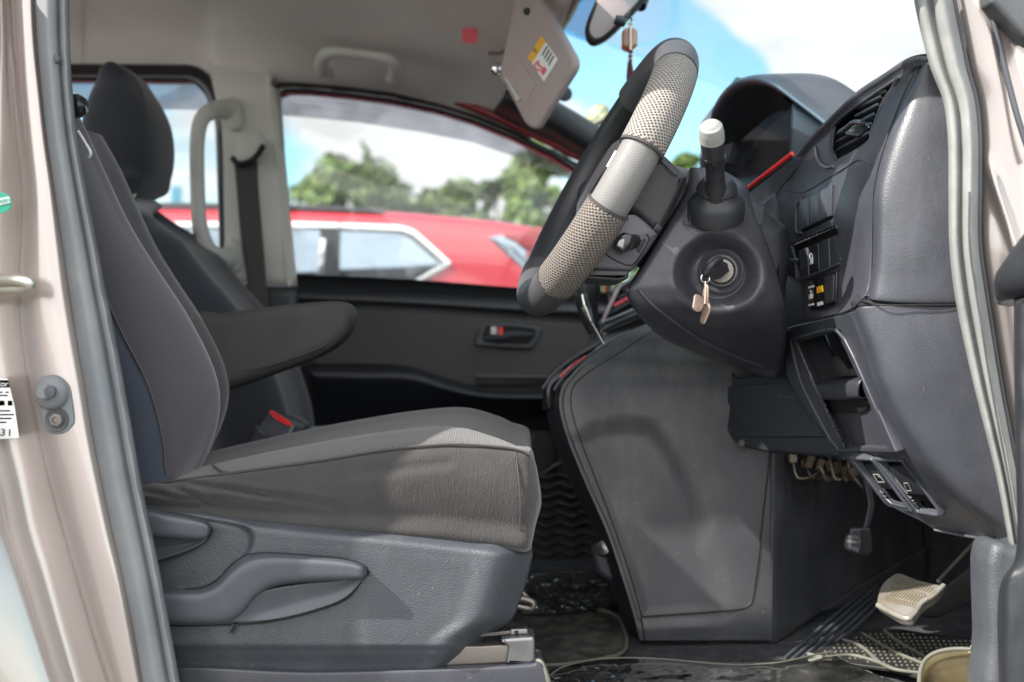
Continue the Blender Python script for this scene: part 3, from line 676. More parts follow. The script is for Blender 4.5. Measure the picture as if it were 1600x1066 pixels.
# lower pocket with pale ribs and quilted mat against the door
plate('door_pocket', [curvy([(835, 690), (850, 672), (866, 690), (868, 760), (860, 800), (838, 800)], 40)], 2.55, .02, 'black', pd, .004)
tube('pocket_rib', [P(842, 792, 2.5), P(870, 772, 2.5), P(896, 756, 2.5)], .010, 'trim_plastic', pd, 8)
tube('pocket_rib', [P(846, 742, 2.52), P(864, 730, 2.52), P(884, 718, 2.52)], .007, 'dash_dark', pd, 8)
fc = [(890 - 60, 880), (960, 880), (950, 775), (900, 745), (850, 770), (832, 800)]
kk = grid('door_foot_lining', [pw([(800, 740), (880, 740), (980, 740)], 2.48), pw([(800, 820), (880, 820), (980, 820)], 2.45), pw([(800, 900), (880, 900), (980, 900)], 2.35)], 'rubber_mat', pd, 80, 70, off=lambda x, y: .006 * math.sin(y * .42 + 1.3 * math.sin(x * .16)), solid=.004)
# dark red frame line and dark pillar to the windscreen
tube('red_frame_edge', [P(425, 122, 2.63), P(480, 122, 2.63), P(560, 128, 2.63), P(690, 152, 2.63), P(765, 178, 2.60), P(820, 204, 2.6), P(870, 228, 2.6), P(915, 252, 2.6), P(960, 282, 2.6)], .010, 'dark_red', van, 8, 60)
ap = grid('far_pillar_trim', [pw([(800, 126), (850, 146), (871, 158), (940, 200), (1010, 250)], 2.5), pw([(794, 136), (845, 158), (871, 170), (940, 214), (1010, 262)], 2.47), pw([(782, 158), (838, 186), (871, 203), (930, 240), (1000, 278)], 2.48), pw([(770, 176), (830, 207), (871, 226), (920, 254), (1000, 300)], 2.56)], 'dash_dark', van, 40, 24, solid=.01)
# beige centre pillar trim on the far side
bp = grid('far_pillar', [pw([(325, 96), (345, 96), (400, 110), (430, 118)], 2.60), pw([(334, 140), (352, 135), (400, 136), (421, 140)], 2.58), pw([(346, 200), (362, 198), (408, 198), (428, 200)], 2.57), pw([(350, 300), (368, 300), (416, 300), (438, 300)], 2.565), pw([(353, 440), (374, 440), (432, 444), (452, 448)], 2.56)], 'trim_beige', van, 30, 40, off=lambda x, y: -.008 * sm(6, 0, abs(x - (424 + (y - 150) * .09))), solid=.03)
grid('pillar_foot', [pw([(352, 442), (400, 446), (462, 450)], 2.55), pw([(354, 600), (400, 600), (470, 600)], 2.55), pw([(356, 900), (400, 900), (490, 900)], 2.55)], 'door_plastic', van, 12, 20, solid=.03)
ah = tube('assist_grip', [P(362, 172, 2.56), P(346, 171, 2.52), P(326, 176, 2.45), P(313, 192, 2.42), P(308, 230, 2.41), P(309, 300, 2.41), P(312, 350, 2.41), P(322, 385, 2.43), P(340, 402, 2.48), P(362, 404, 2.56)], [.028, .022, .019, .017, .016, .016, .017, .019, .022, .028], 'trim_beige', van, 14, 70)
for yy in (175, 398):
    plate('grip_mount', [curvy([(350, yy - 22), (366, yy - 24), (376, yy), (372, yy + 24), (354, yy + 24), (347, yy)], 30)], 2.535, .05, 'trim_beige', ah, .018, 0, 5)
lab(ah, 'upright beige grab handle on the far centre pillar')
gh = tube('grab_handle', [P(502, 112, 2.50), P(502, 96, 2.44), P(510, 84, 2.41), P(530, 81, 2.40), P(565, 85, 2.40), P(598, 90, 2.40), P(613, 97, 2.41), P(617, 110, 2.44), P(615, 124, 2.50)], [.014, .015, .014, .012, .011, .012, .014, .015, .014], 'trim_beige', van, 14, 60, flat=1.0)
lab(gh, 'beige grab handle over the passenger door window')
for cx, cy in ((506, 108), (613, 121)): plate('handle_foot', [rnd([(cx - 11, cy - 6), (cx + 11, cy - 4), (cx + 12, cy + 7), (cx - 11, cy + 6)], 4)], 2.49, .05, 'trim_beige', gh, .006)
# windscreen
wrows = [[P(873, 45, 2.5), P(890, 10, 2.1), P(910, -60, 1.7), P(950, -210, 1.28)], [P(1040, 265, 2.5) + V3(.25, 0, .05), P(1120, 230, 2.2), P(1260, 120, 1.7), P(1470, 70, 1.28)]]
A, B, Cc, D = P(860, 40, 2.52), P(958, -215, 1.24), V3(1.30, 1.24, 1.27), V3(1.30, 2.52, 1.27)
wsx = grid('windscreen', [[A, A.lerp(B, .5) + V3(.06, 0, .02), B], [A.lerp(D, .5) , A.lerp(D, .5).lerp(B.lerp(Cc, .5), .5) + V3(.06, 0, .04), B.lerp(Cc, .5)], [D, D.lerp(Cc, .5) + V3(.06, 0, .02), Cc]], 'windshield_glass', van, 24, 24, solid=.004)
tb = grid('tint_band', [[A, A.lerp(B, .5) + V3(.055, 0, .015), B], [A.lerp(D, .09), A.lerp(D, .09).lerp(B.lerp(Cc, .09), .5) + V3(.057, 0, .022), B.lerp(Cc, .09)]], 'tint_band', wsx, 24, 6, solid=.001)
tb.location.z -= .006
# convex mirror on the far front corner outside and the floor
fm = lathe('corner_mirror', [(0, .004), (.026, .003), (.030, .006), (.032, 0), (.028, -.012), (.008, -.018), (0, -.018)], P(934, 179, 2.75), (-.75, -1, .55), 'blind', van, 32)
tube('mirror_arm', [P(938, 186, 2.79), P(960, 215, 2.85), P(990, 260, 2.8)], .008, 'dash_dark', fm, 8)
fl = grid('floor_carpet', [[V3(-.9, 1.2, .51), V3(0, 1.2, .517), V3(.6, 1.2, .525), V3(1.0, 1.2, .53)], [V3(-.9, 1.75, .51), V3(0, 1.75, .517), V3(.6, 1.75, .527), V3(1.0, 1.75, .55)], [V3(-.9, 2.6, .51), V3(0, 2.6, .517), V3(.5, 2.6, .525), V3(1.0, 2.6, .56)]], 'carpet', van, 60, 60, off=lambda x, y: .004 * noise.noise(V3(x * .03, y * .03, 0)), solid=.02)
fw = grid('firewall', [[V3(.80, 1.22, .53), V3(.80, 1.7, .53), V3(.80, 2.6, .53)], [V3(.95, 1.22, .78), V3(.95, 1.7, .78), V3(.95, 2.6, .78)], [V3(1.05, 1.22, 1.1), V3(1.05, 1.7, 1.1), V3(1.05, 2.6, 1.1)]], 'carpet', van, 30, 30, solid=.02, face_cam=True)
grid('front_side_panel', [[P(1500, 480, 1.27), P(1900, 480, 1.27)], [P(1560, 860, 1.27), P(1900, 860, 1.27)], [P(1560, 1100, 1.27), P(1900, 1100, 1.27)]], 'dash_dark', van, 8, 12, solid=.02)
meshobj('rear_bulkhead', [V3(-2.6, 1.15, .5), V3(-2.6, 2.7, .5), V3(-2.6, 2.7, 1.2), V3(-2.6, 1.15, 1.2)], [(0, 1, 2, 3)], 'door_low', van, solid=.03)
grid('far_side_panel', [pw([(-900, 478), (-200, 478), (353, 478)], 2.62), pw([(-900, 900), (-200, 900), (353, 900)], 2.62)], 'door_plastic', van, 10, 10, solid=.04)
# ------------------------------------------------------------------ driver seat
ds = thing('driver_seat', 'grey and navy cloth driver seat with armrest and plastic side levers, nearest the open door', 'car seat', (P(500, 1000, 1.5).x, 1.5, .62))
lev = [(130, 92, 40), (195, 128, 62), (270, 162, 92), (350, 200, 120), (420, 243, 148), (490, 289, 178), (560, 325, 212), (610, 340, 238), (655, 339, 252), (700, 326, 258), (745, 305, 262), (800, 280, 262)]
rows = []
for y, xf, xs in lev:
    z = P(0, y, 1.33).z; X = P(xf, y, 1.33).x; Xs = P(xs, y, 1.268).x
    xr = Xs - .10
    def q(x, d, dz=0): return V3(x, d, z + dz)
    rows.append([q(xr, 1.29), q(Xs - .04, 1.268), q(Xs, 1.268), q(Xs + (X - Xs) * .55, 1.281), q(X - .004, 1.315), q(X - .003, 1.345), q(X - .045, 1.385), q(X - .075, 1.44), q(X - .08, 1.52), q(X - .088, 1.60), q(X - .075, 1.66), q(X - .088, 1.69), q(X - .13, 1.725), q(X - .2, 1.73), q(xr - .03, 1.71), q(xr - .05, 1.5)])
bk = grid('backrest', rows, ['cloth_mauve', 'cloth_navy'], ds, 120, 90, closed_u=True, cap=True, solid=0,
          matf=lambda x, y, c: 1 if (c.y < 1.36 and x < cr([Vector((a, b, 0)) for b, a, _ in [(l[0], l[2], 0) for l in lev]], 2)[0].x + 0 and False) else 0)
# navy side panel by seam line
def seamx(y):
    for (y0, _, a), (y1, _, b) in zip(lev, lev[1:]):
        if y0 <= y <= y1: return a + (b - a) * (y - y0) / (y1 - y0)
    return lev[-1][2] if y > lev[-1][0] else lev[0][2]
for p in bk.data.polygons:
    c = p.center + ORG[bk.name]; a, b = pix(c); p.material_index = 1 if (c.y < 1.34 and a < seamx(b) - 2) else 0
tube('backrest_seam', [P(seamx(y) - 2, y, 1.2665) for y in (200, 280, 360, 440, 520, 600, 680, 740)], .0016, 'piping', bk, 6, 60)
# cushion
st = [(160, 776, 764, 784), (205, 760, 749, 786), (300, 747, 728, 792), (400, 733, 707, 806), (500, 719, 689, 818), (600, 703, 674, 828), (700, 694, 667, 838), (780, 698, 683, 848), (815, 704, 696, 852)]
rows = []
for x, ys_, yc, yb in st:
    X = P(x, 0, 1.27).x
    zs, zb = P(0, ys_, 1.268).z, P(0, yb + 14, 1.262).z; zc = P(0, yc, 1.33).z
    fr_ = sm(700, 830, x)
    X2 = X - .012 * fr_
    rows.append([V3(X, 1.275 , zb), V3(X, 1.258, zb * .7 + zs * .3), V3(X, 1.252, zb * .4 + zs * .6), V3(X, 1.259, zb * .12 + zs * .88), V3(X, 1.270, zs), V3(X, 1.30, zs * .35 + zc * .65), V3(X2, 1.335, zc), V3(X2, 1.39, zc - .008), V3(X2, 1.49, zc - .018), V3(X2, 1.60, zc - .006), V3(X2, 1.655, zc + .004), V3(X, 1.71, zc - .02), V3(X, 1.735, zc - .07), V3(X, 1.72, zb), V3(X, 1.5, zb - .01)])
def fring(dx_s, dx_m, dx_b, dd_, dz):
    x, ys_, yc, yb = 815, 704, 696, 852; X = P(x, 0, 1.27).x
    zs, zb = P(0, ys_, 1.268).z - dz, P(0, yb + 14, 1.262).z; zc = P(0, yc, 1.33).z - dz
    xb, xm, xs = X + dx_b, X + dx_m, X + dx_s
    return [V3(xb, 1.275 + dd_, zb), V3((xb + xm) / 2, 1.258 + dd_, zb * .7 + zs * .3), V3(xm, 1.252 + dd_, zb * .4 + zs * .6), V3(xm * .6 + xs * .4, 1.259 + dd_, zb * .12 + zs * .88), V3(xs, 1.27 + dd_, zs), V3(xs, 1.30 + dd_, zs * .35 + zc * .65), V3(xs, 1.335, zc), V3(xs, 1.39, zc - .006), V3(xs, 1.49, zc - .014), V3(xs, 1.60, zc - .006), V3(xs, 1.655, zc), V3(xs, 1.71 - dd_, zc - .02), V3(xs * .5 + xm * .5, 1.735 - dd_, zc - .07), V3(xb, 1.72 - dd_, zb), V3(xb, 1.5, zb - .01)]
rows.append(fring(.010, .012, .008, .006, .003)); rows.append(fring(.016, .021, .011, .022, .014)); rows.append(fring(.014, .024, .010, .06, .035)); rows.append(fring(.004, .02, .004, .16, .06))
def wr(x, y):
    o = 0
    for (ax, ay, bx, by, a, w) in ((232, 742, 330, 788, .004, 5), (250, 748, 420, 776, .0035, 5), (215, 766, 300, 782, .003, 4), (350, 762, 520, 790, .0022, 6), (560, 740, 700, 724, .0012, 7)):
        d = pdist(x, y, [(ax, ay), (bx, by)], False); o += a * math.exp(-(d / w) ** 2) - a * .7 * math.exp(-((d - w * 1.8) / w) ** 2)
    return o + .0012 * noise.noise(V3(x * .02, y * .03, 2))
cu_ = grid('cushion', rows, ['cloth_side', 'cloth_top'], ds, 150, 160, closed_u=True, cap=True, solid=0, off=wr)
def seamy(x):
    for (x0, a, _, _), (x1, b, _, _) in zip(st, st[1:]):
        if x0 <= x <= x1: return a + (b - a) * (x - x0) / (x1 - x0)
    return 704 + max(0, x - 815) * .5
for p in cu_.data.polygons:
    c = p.center + ORG[cu_.name]; a, b = pix(c); p.material_index = 1 if (c.y > 1.278 or b < seamy(a) - 1) and c.z > P(0, 730, 1.7).z and p.normal.z > .25 else 0
tube('seat_piping', [P(x, seamy(x) + .5, 1.2645) for x in (212, 300, 400, 500, 600, 700, 780, 812, 828)], .0016, 'piping', cu_, 6, 90)
tube('front_seam', [P(806, 706, 1.2635), P(810, 745, 1.2525), P(813, 790, 1.2495), P(812, 852, 1.262)], .0009, 'piping', cu_, 6, 40)
tube('corner_seam', [P(332, 727, 1.30), P(345, 736, 1.272), P(360, 739, 1.2655)], .0012, 'piping', cu_, 6, 16)
# plastic side shield
top = [(150, 776), (205, 784), (300, 791), (400, 805), (500, 817), (600, 826), (700, 838), (780, 848), (832, 853)]
def shx(y):
    t_ = [(852, 832), (870, 832), (900, 826), (940, 812), (972, 797), (990, 768), (1004, 750), (1030, 738), (1050, 716)]
    for (y0, a), (y1, b) in zip(t_, t_[1:]):
        if y0 <= y <= y1: return a + (b - a) * (y - y0) / (y1 - y0)
    return 716
rows = []
for k, f in enumerate([0, .03, .08, .16, .3, .45, .6, .75, .84, .93, 1.0]):
    r = []
    for i in range(15):
        u = i / 14
        # bottom edge y: 1053 at the back, 1050 at the front foot
        ytop_end = 853; yend = ytop_end + (1050 - ytop_end) * f
        xe = shx(yend); x = 150 + (xe - 150) * u
        yt = None
        for (x0, a), (x1, b) in zip(top, top[1:]):
            if x0 <= x <= x1 + .01: yt = a + (b - a) * (x - x0) / (x1 - x0)
        yt = yt if yt else 853
        y = yt + (1052 - yt) * f
        if i == 14: y = yend
        d = 1.238 + .022 * sm(.10, 0, f) + .018 * sm(.80, 1.0, f) + .045 * max(0, u - .93) / .07 * max(0, u - .93) / .07
        r.append(P(x, y, d))
    rows.append(r)
rec = curvy([(180, 812), (240, 806), (300, 808), (350, 815), (382, 824), (393, 838), (388, 862), (362, 893), (325, 915), (280, 922), (180, 924)], 60)
sh = grid('side_shield', rows, 'trim_plastic', ds, 200, 130, off=lambda x, y: dent(rec, .010, 12)(x, y) + .004 * sm(1006, 1018, y), solid=.012, bevel=0)
sh['label'] = 'grained grey plastic shield along the seat side'
bars = [(150, 918, 976), (235, 922, 975), (290, 922, 976), (318, 919, 976), (340, 907, 975), (360, 886, 972), (380, 871, 958), (400, 866, 934), (425, 865, 918), (460, 867, 911), (510, 871, 908), (545, 876, 907), (565, 883, 905), (573, 890, 899)]
def barloft(name, bars, d0, th, m, parent, lift=0):
    rows = []
    for x, a, b in bars:
        c = (a + b) / 2; h = (b - a) / 2
        t2 = th * min(1, h / 8)
        rows.append([P(x, b + 1, d0), P(x, b, d0 - t2 * .5), P(x, b - h * .25, d0 - t2 * .92), P(x, c, d0 - t2), P(x, a + h * .35, d0 - t2 * .96), P(x, a + h * .1, d0 - t2 * .6), P(x, a, d0 - t2 * .2), P(x, a - .5, d0 + .002)])
    return grid(name, rows, m, parent, 30, 110, solid=.003)
lv = barloft('height_lever', bars, 1.238, .022, 'lever_plastic', ds)
tube('lever_shadow_gap', [P(x, y, 1.2375) for x, y in [(b[0], b[1] - 1) for b in bars[2:]] + [(576, 896), (566, 906), (541, 936), (490, 956), (420, 972), (350, 977), (290, 978), (235, 977)]], .0013, 'black', lv, 6, 120)  # black tube stands for the shadow gap round the lever
lab(lv, 'long ratchet lever that raises the seat')
grid('lever_scoop', [[P(350, 972, 1.225), P(420, 969, 1.2285), P(490, 953, 1.2285), P(540, 933, 1.230), P(572, 900, 1.236)], [P(360, 960, 1.222), P(425, 950, 1.232), P(480, 936, 1.233), P(530, 922, 1.232), P(570, 899, 1.232)], [P(372, 944, 1.219), P(410, 925, 1.226), P(470, 914, 1.229), P(530, 909, 1.228), P(566, 902, 1.226)]], 'lever_plastic', lv, 50, 24, solid=.006)
b2 = [(150, 788, 838), (224, 794, 840), (262, 801, 842), (295, 807, 844), (315, 812, 844), (325, 819, 838), (329, 824, 829)]
l2 = barloft('recline_lever', b2, 1.240, .024, 'lever_plastic', ds)
tube('lever_shadow_gap', [P(x, y, 1.2395) for x, y in [(b[0], b[1] - 1) for b in b2[1:]] + [(331, 829), (318, 848), (285, 866), (240, 879), (210, 882)]], .0012, 'black', l2, 6, 80)  # shadow gap of the short lever, again a black tube
lab(l2, 'short recline lever half hidden behind the door seal')
grid('lever_scoop', [[P(200, 880, 1.235), P(240, 876, 1.235), P(285, 862, 1.235), P(312, 849, 1.235), P(326, 836, 1.236)], [P(200, 858, 1.238), P(240, 858, 1.240), P(280, 852, 1.239), P(308, 846, 1.237), P(322, 838, 1.235)], [P(200, 838, 1.228), P(240, 840, 1.230), P(280, 842, 1.229), P(308, 842, 1.227), P(322, 837, 1.226)]], 'lever_plastic', l2, 40, 16, solid=.005)
plate('hook_slot', [rnd([(366, 972), (373, 973), (365, 991), (358, 989)], 3)], 1.2375, .006, 'black', ds, .0015, .002)
tube('slot_rim', [P(365, 975, 1.2345), P(359, 987, 1.2345), P(361, 991, 1.2345), P(366, 989, 1.2345), P(372, 975, 1.2345)], .0009, 'lever_plastic', ds, 6)
# armrest
am = plate('armrest', [curvy([(300, 497), (340, 489), (400, 481), (460, 474), (515, 470), (536, 472), (546, 482), (548, 500), (538, 524), (515, 545), (480, 563), (430, 582), (380, 600), (335, 614), (300, 616)], 90)], 1.665, .085, 'cloth_arm', ds, .020, 0, 8)
lab(am, 'folded down grey brown cloth armrest')
tube('armrest_seam', [P(340, 583, 1.668), P(400, 576, 1.6655), P(450, 562, 1.6655), P(500, 543, 1.667), P(526, 524, 1.674)], .0018, 'piping', am, 6, 40)
# rail
plate('rail_body', [rnd([(560, 1008), (748, 1010), (806, 1007), (806, 1036), (700, 1041), (560, 1041)], 2)], 1.262, .03, 'steel', ds, .002)
plate('rail_cap', [rnd([(782, 998), (800, 996), (833, 994), (836, 1000), (836, 1034), (828, 1038), (790, 1037), (794, 1012), (786, 1004)], 3)], 1.258, .04, 'silver', ds, .004, .002)
tube('rail_wire', [P(700, 994, 1.27), P(765, 991, 1.27), P(798, 988, 1.27)], .0022, 'steel', ds, 6)
plate('rail_clip', [rnd([(798, 984), (824, 983), (825, 991), (798, 993)], 1)], 1.266, .01, 'silver', ds, .001)
plate('clip_gap', [[(804, 986), (810, 986), (810, 991), (804, 991)]], 1.264, .003, 'black', ds, .0003)
plate('rail_cover', [curvy([(240, 1048), (500, 1051), (800, 1041), (838, 1036), (850, 1046), (862, 1090), (866, 1130), (240, 1130)], 60)], 1.25, .05, 'dash_smooth', ds, .003)
tube('cover_edge', [P(836, 1032, 1.262), P(846, 1036, 1.256), P(855, 1058, 1.252), P(866, 1100, 1.25)], .003, 'mat_edge', ds, 8)
plate('seat_base', [[(260, 1000), (750, 975), (730, 1060), (260, 1070)]], 1.30, .40, 'black', ds, .01)
tube('adjust_bar', [P(806, 915, 1.45), P(824, 935, 1.45), P(838, 950, 1.45)], .004, 'steel', ds, 8)
tube('bar_hook', [P(800, 938, 1.43), P(815, 936, 1.43), P(832, 942, 1.43), P(828, 951, 1.43), P(805, 947, 1.43)], .005, 'steel', ds, 8)
# clip on the near shoulder
lathe('shoulder_knob', [(0, .012), (.010, .010), (.014, .003), (.014, -.02), (0, -.02)], P(119, 166, 1.27), (.9, -.3, 0), 'black_gloss', ds, 20)
tube('shoulder_clip', [P(122, 206, 1.262), P(133, 224, 1.255), P(141, 238, 1.252), P(139, 245, 1.256)], .0028, 'white', ds, 8, flat=.6)
# ------------------------------------------------------------------ passenger seat
ps = thing('passenger_seat', 'dark cloth passenger seat with tall headrest, on the far side beyond the armrest', 'car seat', (P(300, 900, 2.2).x, 2.2, .62))
lv2 = [(296, 205), (305, 218), (316, 226), (334, 244), (352, 262), (376, 294), (399, 312), (436, 342), (478, 378), (540, 418), (620, 452), (700, 468), (780, 462)]
rows = []
for y, xf in lv2:
    z = P(0, y, 2.02).z; X = P(xf, y, 2.02).x; t_ = sm(296, 340, y)
    y0, y1 = 2.14 - .18 * t_, 2.32 + .18 * t_
    rows.append([V3(X - .15, y0, z), V3(X - .06, y0 - .01, z), V3(X - .01, y0 + .04, z), V3(X - .03, y0 + .11, z), V3(X - .06, 2.23, z), V3(X - .06, y1 - .14, z), V3(X - .05, y1 - .05, z), V3(X - .1, y1, z), V3(X - .18, y1 - .03, z), V3(X - .2, 2.2, z)])
pb = grid('backrest', rows, 'cloth_far', ps, 60, 60, closed_u=True, cap=True, solid=0)
hr = [(113, 184, 206), (120, 170, 217), (135, 164, 228), (160, 156, 243), (185, 149, 254), (210, 144, 259), (235, 141, 261), (258, 142, 260), (275, 148, 257), (292, 160, 249), (304, 176, 239), (312, 198, 226), (315, 206, 214)]
rows = []
for y, a, b in hr:
    hw = .125 * math.sin(math.pi * min(1, max(.14, (y - 104) / 225))) ** .45 if y < 290 else .10 * (320 - y) / 30 + .03
    z = P(0, y, 2.2).z; xa, xb = P(a, 0, 2.2).x, P(b, 0, 2.2).x; c = (xa + xb) / 2
    ring = []
    for k in range(16):
        an = 2 * math.pi * k / 16; ca, sa = math.cos(an), math.sin(an)
        ring.append(V3(c + math.copysign(abs(ca) ** .8, ca) * (xb - xa) / 2, 2.2 + math.copysign(abs(sa) ** .7, sa) * hw, z))
    rows.append(ring)
hd = grid('headrest', rows, 'cloth_far', ps, 48, 50, closed_u=True, cap=True, solid=0)
tube('headrest_seam', [P(206, 118, 2.09), P(222, 150, 2.073), P(230, 200, 2.072), P(228, 250, 2.073), P(214, 296, 2.09)], .0018, 'black', hd, 6, 30)
for dd_ in (2.15, 2.27): tube('headrest_post', [P(212, 300, dd_), P(190, 345, dd_)], .006, 'chrome', ps, 8)
grid('cushion', [pw([(330, 730), (420, 700), (560, 690), (650, 700), (668, 740)], 1.98), pw([(330, 700), (420, 678), (560, 668), (640, 672), (662, 700)], 2.03), pw([(330, 694), (420, 672), (560, 664), (640, 668), (660, 690)], 2.2), pw([(330, 700), (420, 678), (560, 668), (640, 672), (662, 700)], 2.4)], 'cloth_far', ps, 40, 30, solid=.1)
# belt buckle between the seats
bu = thing('belt_buckle', 'black seat belt buckle with red press button between the two seats', 'buckle', P(430, 700, 1.80))
plb = plane3((400, 700, 1.78), (440, 650, 1.80), (470, 700, 1.76))
plate('buckle_stalk', [rnd([(398, 664), (450, 694), (420, 750), (366, 738)], 3)], plb, .035, 'dash_smooth', bu, .008)
b_ = plate('buckle_body', [rnd([(424, 640), (464, 664), (446, 702), (402, 676)], 4)], plb, .03, 'lever_plastic', bu, .006, .006)
plate('press_button', [curvy([(423, 645), (432, 646), (446, 655), (458, 664), (456, 669), (446, 666), (430, 656)], 30)], plb, .026, 'red_plastic', b_, .003, .009)
tube('body_edge', [onplane(402, 664, plb) + V3(0, -.006, 0), onplane(443, 691, plb) + V3(0, -.006, 0)], .0016, 'trim_plastic', b_, 6, smooth=False)
plate('belt_guard', [curvy([(446, 650), (474, 660), (479, 670), (470, 690), (450, 694), (440, 690)], 30)], 1.86, .04, 'door_plastic', bu, .01)
# passenger seat belt
sb = thing('seat_belt', 'black seat belt hanging from a beige guide on the far centre pillar', 'seat belt', P(395, 480, 2.5))
plate('belt_guide', [curvy([(369, 220), (373, 210), (392, 207), (406, 206), (411, 214), (410, 232), (400, 248), (382, 256), (371, 252), (367, 240)], 50)], 2.50, .05, 'trim_beige', sb, .012, 0, 5)
tube('guide_lip', [P(364, 248, 2.49), P(372, 256, 2.47), P(388, 254, 2.46), P(402, 243, 2.46), P(411, 229, 2.48)], .007, 'black', sb, 8)
grid('webbing', [pw([(366, 256), (402, 246)], 2.485), pw([(370, 300), (404, 296)], 2.49), pw([(376, 370), (410, 368)], 2.49), pw([(386, 440), (416, 438)], 2.48), pw([(394, 520), (422, 518)], 2.46), pw([(402, 700), (428, 700)], 2.42)], 'webbing', sb, 8, 40, solid=.002)
# ------------------------------------------------------------------ sun visor
sv = thing('sun_visor', 'pinkish grey sun visor swung down with a yellow and white caution label', 'sun visor', P(830, 60, 1.95))
plv = plane3((830, 30, 1.93), (890, 110, 1.88), (800, 150, 1.98))
vis = rnd([(806, -20), (838, -14), (902, 100), (836, 204), (820, 196), (778, 116)], [10, 10, 18, 8, 10, 8], 8)
vb = plate('visor_board', [vis], plv, .020, 'visor', sv, .008, 0, 5)
plate('mirror_lid', [rnd([(812, 92), (838, 130), (822, 166), (782, 122)], 4)], plv, .006, 'visor', vb, .002, .002)
plate('lid_grip', [rnd([(790, 120), (794, 121), (815, 156), (811, 158)], 1)], plv, .004, 'trim_beige', vb, .001, .006)
plate('caution_band', [[(825, 91), (847, 56), (854, 66), (832, 99)]], plv, .001, 'orange', vb, .0001, .002)
plate('caution_label', [[(832, 99), (854, 66), (873, 93), (851, 128)]], plv, .001, 'white', vb, .0001, .002)
text('caution_mark', '!!', plv, 838, 80, .014, 'ink', vb, 58, .003)
for k in range(4):
    a, b = (856 + k * 3.4, 72 + k * 5.0), (848 + k * 3.4, 86 + k * 5.0)
    plate('label_line', [[a, (a[0] + 1.2, a[1] + 1.6), (b[0] + 1.2, b[1] + 1.6), b]], plv, .0008, 'ink', vb, .0001, .003)
pv = onplane(844, 103, plv) + plv[1] * .003
r_ = tube('no_seat_ring', [pv + (V3(math.cos(a), 0, math.sin(a)) * .008) for a in [i * .6283 for i in range(10)]], .0012, 'pink_label', vb, 6, 30, closed=True)
plate('ring_bar', [[(839, 100), (841, 98), (850, 106), (848, 108)]], plv, .0008, 'pink_label', vb, .0001, .003)
plate('ring_mark', [[(846, 112), (852, 104), (856, 110), (850, 119)]], plv, .0008, 'pink_label', vb, .0001, .003)
lathe('visor_screw', [(.007, 0), (.006, .004), (.003, .004), (.002, .001), (0, .001)], onplane(824, 18, plv) + plv[1] * .001, plv[1], 'dash_dark', vb, 16)
tube('visor_arm', [P(765, 84, 2.1), P(782, 83, 2.05), P(806, 72, 2.0)], .004, 'steel', sv, 8)
lathe('visor_clip', [(.012, 0), (.011, .008), (.006, .012), (0, .012)], P(776, 108, 2.05), (.3, -1, .1), 'chrome', sv, 16)
lathe('clip_disc', [(0, .006), (.014, .005), (.017, 0), (.013, -.006), (0, -.006)], P(882, 147, 2.3), (0, -1, .1), 'door_plastic', sv, 20)
# ------------------------------------------------------------------ mirror and ornament
rm = thing('rearview_mirror', 'interior mirror with dark rim cut by the top of the photo', 'mirror', P(955, 20, 1.95))
plm = plane3((940, 40, 1.92), (990, 0, 1.90), (925, 10, 2.05))
mo = curvy([(938, -30), (930, 0), (921, 22), (915, 42), (917, 58), (925, 67), (937, 66), (955, 55), (985, 26), (1010, -2), (1030, -30)], 60)
mi = curvy([(944, -28), (935, 2), (927, 24), (921, 43), (923, 54), (929, 60), (938, 59), (953, 48), (979, 22), (1000, -2), (1014, -28)], 60)
ms = plate('mirror_shell', [mo], 1.95, .03, 'dash_dark', rm, .01, 0, 5)
plate('mirror_back', [mi], 1.95, .006, 'visor', ms, .002, .003)
tube('mirror_stem', [P(1000, 10, 1.97), P(1010, -20, 2.0), P(1015, -60, 2.05)], .012, 'dash_dark', rm, 10)
lathe('mirror_knob', [(0, .012), (.008, .01), (.010, 0), (.008, -.01), (0, -.01)], P(969, 33, 1.93), (1, 0, -.3), 'dash_dark', rm, 16)
og = thing('hanging_charm', 'brown bead charm with dark red tassel hanging from the mirror', 'ornament', P(984, 60, 1.93))
tube('cord', [P(985, 18, 1.93), P(981, 26, 1.93), P(987, 30, 1.93), P(983, 38, 1.93)], .0016, 'black', og, 6)
bd = plate('bead', [rnd([(973, 46), (979, 42), (991, 42), (997, 47), (997, 70), (990, 76), (979, 76), (972, 70)], 3)], 1.915, .03, 'amber', og, .006, 0, 4)
tube('bead_band', [P(985, 40, 1.912), P(985, 78, 1.912)], .003, 'rose_gold', bd, 8, smooth=False)
for yy, r in ((38, .0045), (81, .0055), (88, .005), (94, .0045)):
    tube('small_bead', [P(985, yy - 3, 1.93), P(985, yy, 1.93), P(985, yy + 3, 1.93)], [r * .5, r, r * .5], 'rose_gold', og, 12)
tube('tassel', [P(984, 97, 1.93), P(985, 120, 1.93), P(986, 150, 1.93)], [.004, .0075, .007], 'tassel', og, 10)
